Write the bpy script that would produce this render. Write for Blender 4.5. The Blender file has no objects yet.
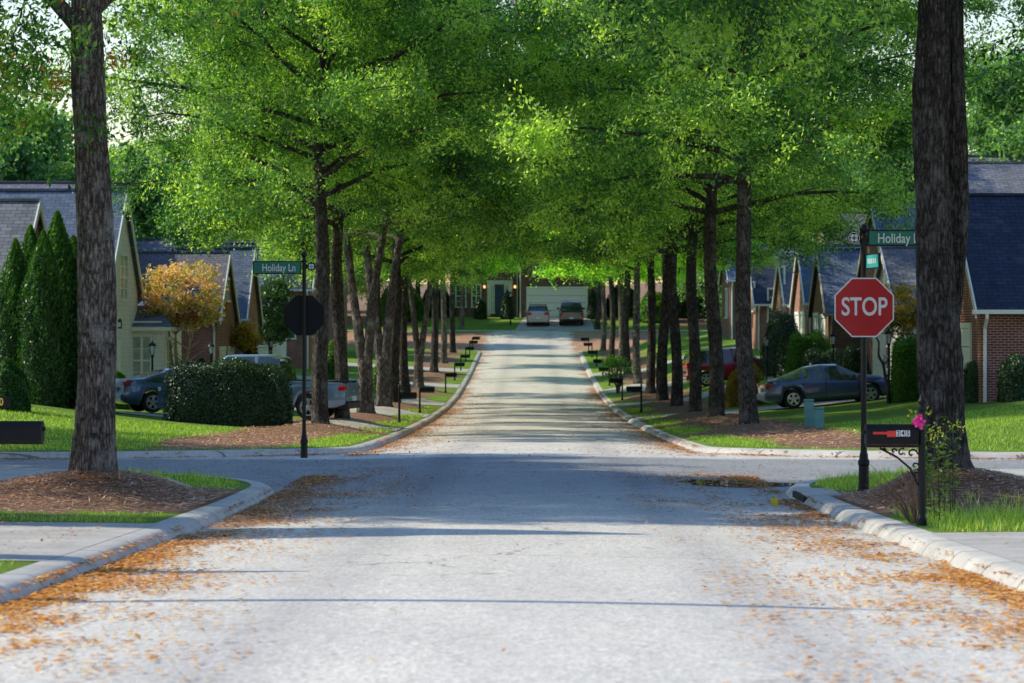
import bpy, math, random
import numpy as np
from mathutils import Vector, Matrix
rnd = random.Random(7)
RS = np.random.RandomState(11)
sc = bpy.context.scene
COL = sc.collection
F = 2800.0; VX = 530.0; EYE = 3.0
R = math.radians

def Xat(px, Y): return (px - VX) / F * Y
def Zat(py, Y): return EYE + (341.5 - py) * Y / F

# ------------------------------------------------------------------ terrain
_py = [-60,0,13,20,34,44,53,63,75,91,103,120,139,155,172,190,205,211,217,222,228,236,250,270,330,420,700,3000]
_ph = [1.2,1.40,1.62,1.80,2.08,2.13,2.20,2.42,2.62,2.80,2.90,2.95,2.80,2.42,1.95,1.32,.82,.60,.15,-.42,-1.15,-2.0,-2.3,-2.7,-5,-8,-14,-30]
_gy = np.arange(-60, 3000, 0.5)
_gz = EYE - np.interp(_gy, _py, _ph)
_k = np.exp(-0.5*(np.arange(-12,13)/4.0)**2); _k /= _k.sum()
_gz = np.convolve(np.pad(_gz, 12, mode='edge'), _k, mode='valid')
def P(y): return np.interp(y, _gy, _gz)
def sstep(a, b, x):
    t = np.clip((x-a)/(b-a), 0, 1); return t*t*(3-2*t)
def rbox(u, v, r):
    a, b = r-u, r-v
    return r - (np.hypot(np.maximum(a,0), np.maximum(b,0)) + np.minimum(np.maximum(a,b),0))
Y0, Y1, YE, YF = 44.5, 52.3, 210.0, 225.0
def sd_all(x, y):
    x = np.asarray(x, float); y = np.asarray(y, float); u = np.abs(x)-3.5
    a = rbox(u, Y0-y, 6.5)
    b = np.minimum(rbox(u, y-Y1, 7.0), rbox(u, YE-y, 6.0))
    c = y-YF
    return np.maximum(np.maximum(a, b), c), a, b, c
def road_z(x, y):
    return P(y) + 0.06*(1-np.minimum(1, (np.asarray(x,float)/3.5)**2))
NEAR_T = [(-5.3, 34.0, 0.34, 1.6), (4.98, 33.4, 0.40, 1.5)]
LEFT_ROW = [(321,75),(342,83.4),(365,95),(383,107),(395,116),(406,126),(419,141),(434,163),(444,182),(453,200),(461.5,226),(468.5,240)]
RIGHT_ROW = [(749,71.6),(715,84.8),(695,95),(676,107),(663,118),(650.5,130),(638,145),(628,160),(620,172),(611,188),(603,203),(597,226)]
LROW = [(Xat(p,y), y) for p, y in LEFT_ROW]; RROW = [(Xat(p,y), y) for p, y in RIGHT_ROW]
MOUNDS = list(NEAR_T) + [(x,y,0.24,1.15) for x,y in LROW[:8]+RROW[:8]]
def ground_z(x, y):
    x = np.asarray(x, float); y = np.asarray(y, float)
    s, a, b, c = sd_all(x, y)
    z = P(y) - 0.07 + sstep(0.02, 0.27, s)*0.187
    ra = np.interp(a, [0,3,10,40,300], [0,.03,.2,1,8])
    rl = np.interp(b, [0,4,9,16,40,300], [0,.15,.4,.85,2.6,22])
    rr = np.interp(b, [0,3.5,7,12,22,40,300], [0,.2,.5,1.1,1.7,3.2,24]) + sstep(108,130,y)*0.8*sstep(2.5,7,b)
    rl = rl + 0.35*np.exp(-((x+15)**2/16+(y-76)**2/60))
    rb = np.where(x < 0, rl, rr)
    rc = np.interp(np.abs(x), [0,20,60,300], [0,0,2,20])*sstep(0,12,c)
    z = z + np.where(a > 0, ra, 0) + np.where(b > 0, rb, 0) + np.where(c > 0, rc, 0)
    for mx, my, mh, mr in MOUNDS:
        z = z + mh*np.exp(-((x-mx)**2+((y-my)*.8)**2)/(mr*mr))*sstep(0.3, 1.2, s)
    return z
def gz(x, y): return float(ground_z(x, y))

# ------------------------------------------------------------------ materials
class NT:
    def __init__(s, name):
        s.m = bpy.data.materials.new(name); s.m.use_nodes = True
        s.t = s.m.node_tree; s.t.nodes.clear()
        s.out = s.n('ShaderNodeOutputMaterial')
    def n(s, typ, **kw):
        nd = s.t.nodes.new(typ)
        for k, v in kw.items():
            if k.startswith('i_'):
                nd.inputs[k[2:].replace('_', ' ')].default_value = v
            else: setattr(nd, k, v)
        return nd
    def l(s, a, b): s.t.links.new(a, b)
    def tex(s, kind='Object'):
        return s.n('ShaderNodeTexCoord').outputs[kind]
    def mapping(s, vec, scale=(1,1,1), rot=(0,0,0)):
        m = s.n('ShaderNodeMapping'); m.inputs['Scale'].default_value = scale; m.inputs['Rotation'].default_value = rot
        s.l(vec, m.inputs['Vector']); return m.outputs[0]
    def noise(s, vec, scale, detail=4, rough=.6, dist=0):
        n = s.n('ShaderNodeTexNoise'); n.inputs['Scale'].default_value = scale; n.inputs['Detail'].default_value = detail
        n.inputs['Roughness'].default_value = rough; n.inputs['Distortion'].default_value = dist
        if vec is not None: s.l(vec, n.inputs['Vector'])
        return n.outputs['Fac']
    def ramp(s, fac, stops, interp='LINEAR'):
        r = s.n('ShaderNodeValToRGB'); e = r.color_ramp.elements; r.color_ramp.interpolation = interp
        while len(e) > 1: e.remove(e[-1])
        e[0].position = stops[0][0]; e[0].color = tuple(stops[0][1])+(1,) if len(stops[0][1]) == 3 else stops[0][1]
        for p, c in stops[1:]:
            q = e.new(p); q.color = tuple(c)+(1,)
        s.l(fac, r.inputs[0]); return r.outputs[0]
    def mix(s, fac, a, b, typ='MIX'):
        m = s.n('ShaderNodeMixRGB', blend_type=typ)
        for i, v in ((0, fac), (1, a), (2, b)):
            if hasattr(v, 'links'): s.l(v, m.inputs[i])
            elif i == 0: m.inputs[0].default_value = v
            else: m.inputs[i].default_value = tuple(v)+(1,)
        return m.outputs[0]
    def math(s, op, a, b=None, clamp=False):
        m = s.n('ShaderNodeMath', operation=op, use_clamp=clamp)
        for i, v in ((0, a), (1, b)):
            if v is None: continue
            if hasattr(v, 'links'): s.l(v, m.inputs[i])
            else: m.inputs[i].default_value = v
        return m.outputs[0]
    def bump(s, h, strength=.4, dist=.02):
        b = s.n('ShaderNodeBump'); b.inputs['Strength'].default_value = strength; b.inputs['Distance'].default_value = dist
        s.l(h, b.inputs['Height']); return b.outputs[0]
    def bsdf(s, col, rough=.7, metal=0, bump=None, spec=.5, emit=None, es=1, coat=0):
        b = s.n('ShaderNodeBsdfPrincipled')
        if hasattr(col, 'links'): s.l(col, b.inputs['Base Color'])
        else: b.inputs['Base Color'].default_value = tuple(col)+(1,)
        if hasattr(rough, 'links'): s.l(rough, b.inputs['Roughness'])
        else: b.inputs['Roughness'].default_value = rough
        b.inputs['Metallic'].default_value = metal
        b.inputs['Specular IOR Level'].default_value = spec
        b.inputs['Coat Weight'].default_value = coat
        if emit: b.inputs['Emission Color'].default_value = tuple(emit)+(1,); b.inputs['Emission Strength'].default_value = es
        if bump is not None: s.l(bump, b.inputs['Normal'])
        s.l(b.outputs[0], s.out.inputs[0]); return b

def m_plain(name, col, rough=.6, metal=0, var=.15, scale=6, bump=0, spec=.5, coat=0, emit=None, es=1):
    t = NT(name); v = t.tex('Object'); n = t.noise(v, scale, 4)
    c2 = tuple(min(1, c*(1+var)) for c in col); c1 = tuple(c*(1-var) for c in col)
    c = t.ramp(n, [(.3, c1), (.7, c2)])
    bm = t.bump(t.noise(v, scale*8), bump, .01) if bump else None
    t.bsdf(c, rough, metal, bm, spec, emit, es, coat); return t.m

def geo(t): return t.n('ShaderNodeNewGeometry').outputs['Position']

def m_road():
    t = NT('asphalt'); p = geo(t)
    sx = t.n('ShaderNodeSeparateXYZ'); t.l(p, sx.inputs[0])
    fine = t.noise(p, 60, 3, .8); vor = t.n('ShaderNodeTexVoronoi'); vor.inputs['Scale'].default_value = 45; t.l(p, vor.inputs['Vector'])
    med = t.noise(t.mapping(p, (1,.25,1)), 1.1, 5); big = t.noise(t.mapping(p, (1.2,.12,1)), .5, 3)
    base = t.ramp(fine, [(.25,(.36,.345,.32)), (.5,(.62,.583,.53)), (.75,(.86,.81,.74))])
    spk = t.ramp(vor.outputs['Color'], [(.1,(.6,.6,.6)), (.9,(1.25,1.25,1.25))])
    base = t.mix(.8, base, spk, 'MULTIPLY')
    mm = t.ramp(med, [(.3,(.86,.865,.87)), (.7,(1.09,1.08,1.06))])
    base = t.mix(1, base, mm, 'MULTIPLY')
    base = t.mix(t.ramp(big, [(.35,(0,0,0)), (.75,(.4,.4,.4))]), base, (.48,.45,.42))
    trk = t.math('ABSOLUTE', t.math('SUBTRACT', t.math('ABSOLUTE', sx.outputs[0]), 1.5))
    base = t.mix(1, base, t.ramp(trk, [(.0,(.84,.84,.86)), (.55,(1.04,1.04,1.03))]), 'MULTIPLY')
    oil = t.ramp(t.noise(t.mapping(p, (1,.5,1)), 2.3, 4, .75), [(.64,(1,1,1)), (.70,(.62,.62,.64))])
    base = t.mix(1, base, oil, 'MULTIPLY')
    base = t.mix(t.math('MULTIPLY', t.math('MULTIPLY', t.math('SUBTRACT', sx.outputs[1], 54), .03, True), .16), base, (.62,.48,.40))
    gr = t.ramp(t.noise(t.mapping(p, (1,.16,1)), 20, 3, .85), [(.3,(.87,.87,.875)), (.5,(1,1,1)), (.7,(1.1,1.095,1.085))])
    base = t.mix(1, base, gr, 'MULTIPLY')
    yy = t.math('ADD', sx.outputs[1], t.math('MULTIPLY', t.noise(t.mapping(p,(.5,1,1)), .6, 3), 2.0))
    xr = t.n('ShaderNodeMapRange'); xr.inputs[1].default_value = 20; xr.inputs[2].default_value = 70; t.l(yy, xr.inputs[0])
    cross = t.ramp(xr.outputs[0], [(.20,(1,1,1)), (.32,(.76,.78,.82)), (.44,(.46,.50,.56)), (.655,(.46,.50,.56)), (.68,(1,1,1))])  # shade lying over the crossing, painted into the asphalt colour with soft edges
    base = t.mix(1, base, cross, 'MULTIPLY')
    # cracks
    cv = t.n('ShaderNodeTexVoronoi', feature='DISTANCE_TO_EDGE'); cv.inputs['Scale'].default_value = .42
    wob = t.n('ShaderNodeTexNoise'); wob.inputs['Scale'].default_value = 1.2; t.l(p, wob.inputs['Vector'])
    add = t.n('ShaderNodeVectorMath', operation='ADD'); t.l(p, add.inputs[0]); t.l(wob.outputs['Color'], add.inputs[1]); t.l(add.outputs[0], cv.inputs['Vector'])
    crk = t.ramp(cv.outputs['Distance'], [(0,(.35,.35,.36)), (.009,(1,1,1))])
    base = t.mix(t.ramp(t.noise(p,.21,2),[(.45,(0,0,0)),(.6,(1,1,1))]), base, t.mix(1, base, crk, 'MULTIPLY'))
    # crushed leaf litter along both gutters
    ax = t.math('ABSOLUTE', sx.outputs[0])
    n2 = t.noise(t.mapping(p, (1,.35,1)), .9, 5, .7)
    g = t.math('ADD', t.math('MULTIPLY', t.math('SUBTRACT', ax, 2.95), 1.0), t.math('MULTIPLY', t.math('SUBTRACT', n2, .5), 3.2))
    far = t.math('MULTIPLY', t.math('SUBTRACT', sx.outputs[1], 53), .08, True)
    g = t.math('MULTIPLY', t.math('MULTIPLY', g, 1.6, True), far, True)
    lf = t.noise(t.mapping(p, (1,.5,1)), 16, 4, .8)
    spec = t.ramp(lf, [(.42,(0,0,0)), (.55,(1,1,1))])
    g = t.math('MULTIPLY', g, t.math('ADD', spec, .35, True))
    leafc = t.ramp(t.noise(p, 9, 3, .8), [(.3,(.16,.06,.03)), (.5,(.36,.15,.07)), (.7,(.55,.29,.13))])
    col = t.mix(g, base, leafc)
    t.bsdf(col, .85, 0, t.bump(t.noise(p, 70, 2, .8), .5, .012), .25); return t.m

def m_ground():
    t = NT('lawn_soil'); p = geo(t)
    a = t.n('ShaderNodeAttribute', attribute_name='cover')
    n1 = t.noise(p, 3.2, 5, .7); n2 = t.noise(p, 38, 3, .8); n3 = t.noise(p, .5, 3)
    grass = t.ramp(n2, [(.25,(.05,.10,.016)), (.5,(.15,.27,.04)), (.75,(.34,.46,.09))])
    dry = t.ramp(n2, [(.3,(.15,.15,.06)), (.7,(.36,.33,.15))])
    grass = t.mix(t.ramp(n1, [(.5,(0,0,0)), (.75,(.75,.75,.75))]), grass, dry)
    grass = t.mix(1, grass, t.ramp(n3, [(.3,(.75,.8,.75)), (.7,(1.2,1.15,1))]), 'MULTIPLY')
    mul = t.ramp(t.noise(t.mapping(p,(1,1,2)), 26, 4, .85), [(.3,(.07,.032,.02)), (.5,(.26,.15,.10)), (.72,(.55,.38,.27))])
    f = t.math('ADD', a.outputs['Fac'], t.math('MULTIPLY', t.math('SUBTRACT', t.noise(p, 2.5, 5, .75), .5), 1.0))
    f = t.ramp(f, [(.42,(0,0,0)), (.56,(1,1,1))])
    col = t.mix(f, grass, mul)
    t.bsdf(col, .95, 0, t.bump(t.noise(p, 30, 4, .8), .9, .05), .1); return t.m

def m_concrete(name='concrete', c=(.50,.48,.45), joint=True):
    t = NT(name); p = geo(t); n1 = t.noise(p, 1.4, 5, .7); n2 = t.noise(p, 45, 3, .8)
    col = t.ramp(n1, [(.3, tuple(x*.72 for x in c)), (.7, tuple(x*1.12 for x in c))])
    col = t.mix(.5, col, t.ramp(n2, [(.3,(.7,.7,.7)), (.7,(1.2,1.2,1.2))]), 'MULTIPLY')
    if joint:
        sx = t.n('ShaderNodeSeparateXYZ'); t.l(p, sx.inputs[0])
        fr = t.math('FRACT', t.math('MULTIPLY', sx.outputs[1], .62))
        j = t.math('LESS_THAN', t.math('ABSOLUTE', t.math('SUBTRACT', fr, .5)), .012)
        col = t.mix(t.math('MULTIPLY', j, .7), col, (.08,.075,.07))
    st = t.ramp(t.noise(p, 5, 5, .8), [(.58,(0,0,0)), (.72,(.55,.55,.55))])
    col = t.mix(st, col, (.2,.15,.11))
    t.bsdf(col, .85, 0, t.bump(n2, .3, .01), .25); return t.m

def m_leaf(name, dark, mid, light, trans=.45, odd=None, gloss=.35):
    t = NT(name); a = t.n('ShaderNodeAttribute', attribute_name='tint')
    oi = t.n('ShaderNodeObjectInfo')
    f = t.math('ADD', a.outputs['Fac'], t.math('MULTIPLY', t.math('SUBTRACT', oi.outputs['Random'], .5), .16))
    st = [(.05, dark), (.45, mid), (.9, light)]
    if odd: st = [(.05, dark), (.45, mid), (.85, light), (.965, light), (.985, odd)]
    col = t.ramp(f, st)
    d = t.n('ShaderNodeBsdfPrincipled'); t.l(col, d.inputs['Base Color']); d.inputs['Roughness'].default_value = .42
    d.inputs['Specular IOR Level'].default_value = gloss
    tr = t.n('ShaderNodeBsdfTranslucent'); tc = t.mix(1, col, (2.15,2.2,.8), 'MULTIPLY'); t.l(tc, tr.inputs[0])
    mx = t.n('ShaderNodeMixShader'); mx.inputs[0].default_value = trans
    t.l(d.outputs[0], mx.inputs[1]); t.l(tr.outputs[0], mx.inputs[2]); t.l(mx.outputs[0], t.out.inputs[0]); return t.m

def m_bark(name='bark', k=1.0):
    t = NT(name); v = t.tex('Object')
    vor = t.n('ShaderNodeTexVoronoi', feature='DISTANCE_TO_EDGE'); vor.inputs['Scale'].default_value = 1.0
    nz = t.n('ShaderNodeTexNoise'); nz.inputs['Scale'].default_value = 5; nz.inputs['Detail'].default_value = 5; t.l(v, nz.inputs['Vector'])
    ad = t.n('ShaderNodeVectorMath', operation='ADD'); sc_ = t.n('ShaderNodeVectorMath', operation='SCALE'); sc_.inputs['Scale'].default_value = .9
    t.l(nz.outputs['Color'], sc_.inputs[0]); t.l(t.mapping(v, (22,22,4.5)), ad.inputs[0]); t.l(sc_.outputs[0], ad.inputs[1]); t.l(ad.outputs[0], vor.inputs['Vector'])
    ridge = t.ramp(vor.outputs['Distance'], [(.0,(0,0,0)), (.30,(1,1,1))])
    f = t.noise(t.mapping(v, (14,14,4)), 2.2, 6, .8, .3)
    g = t.noise(t.mapping(v,(1,1,.55)), 3.4, 5, .75); h = t.noise(t.mapping(v, (1,1,2.2)), 6, 4, .75); sp = t.noise(v, 38, 3, .8)
    col = t.ramp(f, [(.32,(.03*k,.024*k,.02*k)), (.5,(.095*k,.078*k,.068*k)), (.68,(.22*k,.195*k,.175*k))])
    col = t.mix(1, col, t.mix(1, ridge, (.28,.26,.25), 'ADD'), 'MULTIPLY')
    col = t.mix(t.ramp(g, [(.50,(0,0,0)), (.66,(.55,.55,.55))]), col, (.30*k,.285*k,.265*k))
    col = t.mix(t.ramp(h, [(.56,(0,0,0)), (.66,(.75,.75,.75))]), col, (.022,.018,.016))
    col = t.mix(t.ramp(sp, [(.62,(0,0,0)), (.72,(.6,.6,.6))]), col, (.38*k,.37*k,.35*k))
    t.bsdf(col, .9, 0, t.bump(t.math('ADD', f, t.math('MULTIPLY', ridge, .6)), 1.0, .06), .2); return t.m

def m_brick(name, c1, c2, mortar=(.38,.34,.30)):
    t = NT(name); uv = t.tex('UV'); b = t.n('ShaderNodeTexBrick')
    b.inputs['Scale'].default_value = 1; b.inputs['Brick Width'].default_value = .21; b.inputs['Row Height'].default_value = .076
    b.inputs['Mortar Size'].default_value = .009; b.inputs['Color1'].default_value = c1+(1,); b.inputs['Color2'].default_value = c2+(1,); b.inputs['Mortar'].default_value = mortar+(1,)
    t.l(uv, b.inputs['Vector'])
    col = t.mix(1, b.outputs['Color'], t.ramp(t.noise(uv, 1.3, 5), [(.3,(.75,.75,.75)), (.7,(1.2,1.2,1.2))]), 'MULTIPLY')
    t.bsdf(col, .85, 0, t.bump(b.outputs['Fac'], -.5, .01), .2); return t.m

def m_shingle(name, c1, c2):
    t = NT(name); uv = t.tex('UV'); b = t.n('ShaderNodeTexBrick')
    b.inputs['Scale'].default_value = 1; b.inputs['Brick Width'].default_value = .33; b.inputs['Row Height'].default_value = .17
    b.inputs['Mortar Size'].default_value = .018; b.inputs['Mortar Smooth'].default_value = .6
    b.inputs['Color1'].default_value = c1+(1,); b.inputs['Color2'].default_value = c2+(1,); b.inputs['Mortar'].default_value = tuple(x*.35 for x in c1)+(1,)
    t.l(uv, b.inputs['Vector'])
    n = t.ramp(t.noise(uv, 3, 6, .8), [(.3,(.7,.7,.72)), (.7,(1.3,1.28,1.25))])
    n2 = t.ramp(t.noise(t.mapping(uv,(1,.25,1)), .6, 3), [(.3,(.8,.8,.8)), (.7,(1.15,1.15,1.15))])
    col = t.mix(1, t.mix(1, b.outputs['Color'], n, 'MULTIPLY'), n2, 'MULTIPLY')
    t.bsdf(col, .8, 0, t.bump(b.outputs['Fac'], -.7, .015), .3); return t.m

def m_siding(name, c):
    t = NT(name); uv = t.tex('UV'); s = t.n('ShaderNodeSeparateXYZ'); t.l(uv, s.inputs[0])
    fr = t.math('FRACT', t.math('MULTIPLY', s.outputs[1], 6))
    col = t.mix(t.math('MULTIPLY', t.math('LESS_THAN', fr, .1), .45), c, tuple(x*.5 for x in c))
    col = t.mix(1, col, t.ramp(t.noise(uv, 1.1, 4), [(.3,(.88,.88,.88)), (.7,(1.06,1.06,1.06))]), 'MULTIPLY')
    t.bsdf(col, .6, 0, t.bump(fr, .4, .02), .3); return t.m

M = {}
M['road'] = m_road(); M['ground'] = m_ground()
M['conc'] = m_concrete(); M['kerb'] = m_concrete('kerb_concrete', (.50,.48,.45)); M['drive'] = m_concrete('driveway_concrete', (.46,.43,.40), False)
M['leaf'] = m_leaf('oak_leaves', (.014,.055,.022), (.075,.205,.045), (.46,.62,.14), .5, gloss=.55)
M['leaf_t'] = m_leaf('oak_leaves_turning', (.018,.06,.022), (.085,.215,.045), (.46,.62,.14), .5, (.5,.16,.03))
M['leaf_far'] = m_leaf('oak_leaves_far_sunlit', (.045,.15,.03), (.18,.42,.07), (.56,.74,.14), .6)  # brighter copy of the oak leaves; sunlight on far crowns put into the colours
M['leaf_back'] = m_leaf('distant_hazy_leaves', (.05,.12,.07), (.10,.22,.10), (.24,.40,.15), .5)  # distance haze put into the bluer, flatter leaf colours
M['conifer'] = m_leaf('conifer_foliage', (.012,.045,.012), (.035,.11,.02), (.16,.34,.04), .3)
M['hedge'] = m_leaf('hedge_foliage', (.010,.030,.010), (.03,.075,.022), (.08,.17,.04), .15, gloss=.5)
M['bright_shrub'] = m_leaf('bright_shrub_foliage', (.03,.09,.012), (.09,.22,.025), (.25,.42,.06), .4)
M['autumn'] = m_leaf('autumn_foliage', (.20,.05,.06), (.30,.32,.07), (.85,.50,.30), .3)
M['autumn2'] = m_leaf('yellow_foliage', (.10,.10,.03), (.35,.24,.04), (.60,.36,.06), .4)
M['grassb'] = m_leaf('grass_blades', (.06,.13,.02), (.18,.32,.04), (.50,.58,.14), .4)
M['litter'] = m_leaf('dry_leaves', (.17,.05,.025), (.44,.155,.06), (.68,.42,.22), .12, gloss=.2)
M['litter_y'] = m_leaf('yellow_dry_leaves', (.34,.12,.03), (.66,.28,.05), (.85,.60,.25), .15, gloss=.2)
M['straw'] = m_leaf('pine_straw', (.20,.075,.045), (.50,.25,.16), (.85,.60,.45), .1, gloss=.2)
M['bark'] = m_bark('bark', .85); M['bark_l'] = m_bark('bark_pale_sunlit', 1.9)  # bark_l is a brighter copy with dappled sun put into its colour
M['stemw'] = m_plain('pale_bark', (.42,.33,.25), .8, 0, .3, 12, .4)
M['brick'] = m_brick('red_brick', (.36,.10,.065), (.24,.065,.045)); M['brick2'] = m_brick('brown_brick', (.30,.12,.08), (.20,.075,.05))
M['brickp'] = m_brick('rose_brick', (.42,.16,.13), (.30,.10,.08)); M['brickd'] = m_brick('maroon_brick', (.16,.045,.045), (.11,.03,.03))
M['brick_r'] = m_brick('shaded_red_brick', (.25,.065,.05), (.17,.045,.038))  # darker copy of the red brick; the side wall's shade is in its colour
M['roof'] = m_shingle('grey_shingle', (.21,.215,.235), (.13,.135,.155)); M['roof_b'] = m_shingle('blue_grey_shingle', (.14,.18,.25), (.085,.12,.18))
M['roof_p'] = m_shingle('plum_shingle', (.20,.185,.22), (.135,.125,.155)); M['roof_d'] = m_shingle('dark_shingle', (.03,.042,.085), (.018,.027,.06))
M['cream'] = m_siding('cream_siding', (.80,.83,.84)); M['white_s'] = m_siding('white_siding', (.72,.73,.74))
M['trim'] = m_plain('white_trim', (.78,.77,.74), .5, 0, .06); M['tan'] = m_plain('tan_trim', (.46,.41,.32), .6, 0, .12); M['creamt'] = m_plain('cream_trim', (.74,.74,.68), .5, 0, .06)
M['door'] = m_plain('garage_door_white', (.86,.87,.88), .5, 0, .05)
M['blue_door'] = m_plain('navy_door', (.02,.05,.13), .4)
M['glass'] = m_plain('window_glass', (.05,.08,.09), .08, 0, .3, 2, spec=.9)
M['curtain'] = m_plain('curtained_glass', (.34,.42,.40), .15, 0, .3, 3, spec=.8)
M['black'] = m_plain('black_metal', (.006,.006,.007), .5, 0, .2, 10, spec=.3)
M['blackbox'] = m_plain('black_paint', (.006,.006,.007), .6, 0, .25, 10, spec=.25)
def m_stop():
    t = NT('stop_red'); v = t.tex('Object'); n = t.noise(v, 3, 4)
    t.bsdf(t.ramp(n, [(.3,(.42,.004,.010)), (.7,(.50,.006,.014))]), .35, 0, None, .4); return t.m
M['stop'] = m_stop(); M['green'] = m_plain('sign_green', (.0,.17,.11), .4, 0, .08); M['signw'] = m_plain('sign_white', (.72,.70,.70), .4, 0, .04)
M['teal'] = m_plain('sign_teal', (.02,.42,.40), .35, 0, .2, 5); M['red'] = m_plain('flag_red', (.65,.03,.015), .45)
M['pink'] = m_plain('pink_petals', (.85,.05,.36), .6, 0, .2, 30); M['yellow'] = m_plain('yellow_plastic', (.75,.62,.02), .5)
M['gold'] = m_plain('gold_number', (.75,.48,.06), .4); M['teal_box'] = m_plain('pedestal_green', (.11,.27,.25), .6, 0, .15)
M['tyre'] = m_plain('tyre_rubber', (.014,.014,.015), .85); M['rim'] = m_plain('alloy', (.55,.56,.58), .3, .8)
M['carglass'] = m_plain('car_glass', (.02,.03,.035), .05, 0, .3, 2, spec=1)
M['cargreen'] = m_plain('car_glass_reflecting', (.04,.07,.055), .06, 0, .6, 5, spec=1)
def m_paint(name, c, rough=.28, metal=.35):
    return m_plain(name, c, rough, metal, .05, 3, spec=.6, coat=.8)
M['slate'] = m_paint('slate_blue_paint', (.05,.075,.16)); M['blue'] = m_paint('blue_grey_paint', (.07,.12,.26)); M['silverb'] = m_paint('silver_blue_paint', (.13,.21,.33))
M['redp'] = m_paint('red_paint', (.38,.012,.02)); M['beige'] = m_paint('beige_paint', (.42,.38,.34)); M['taupe'] = m_paint('taupe_paint', (.16,.145,.145))
M['tail'] = m_plain('tail_lamp', (.45,.01,.01), .2); M['head'] = m_plain('head_lamp', (.65,.68,.7), .1); M['amber'] = m_plain('amber_lamp', (.8,.3,.04), .3)
M['lampg'] = m_plain('lantern_glass', (.45,.52,.55), .15); M['lit'] = m_plain('lit_lantern', (.9,.6,.3), .4, emit=(1,.55,.2), es=1.8)
M['water'] = m_plain('puddle_water', (.012,.014,.014), .04, 0, .2, 2, spec=.6)
M['dark'] = m_plain('dark_void', (.006,.006,.007), .9)

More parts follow.
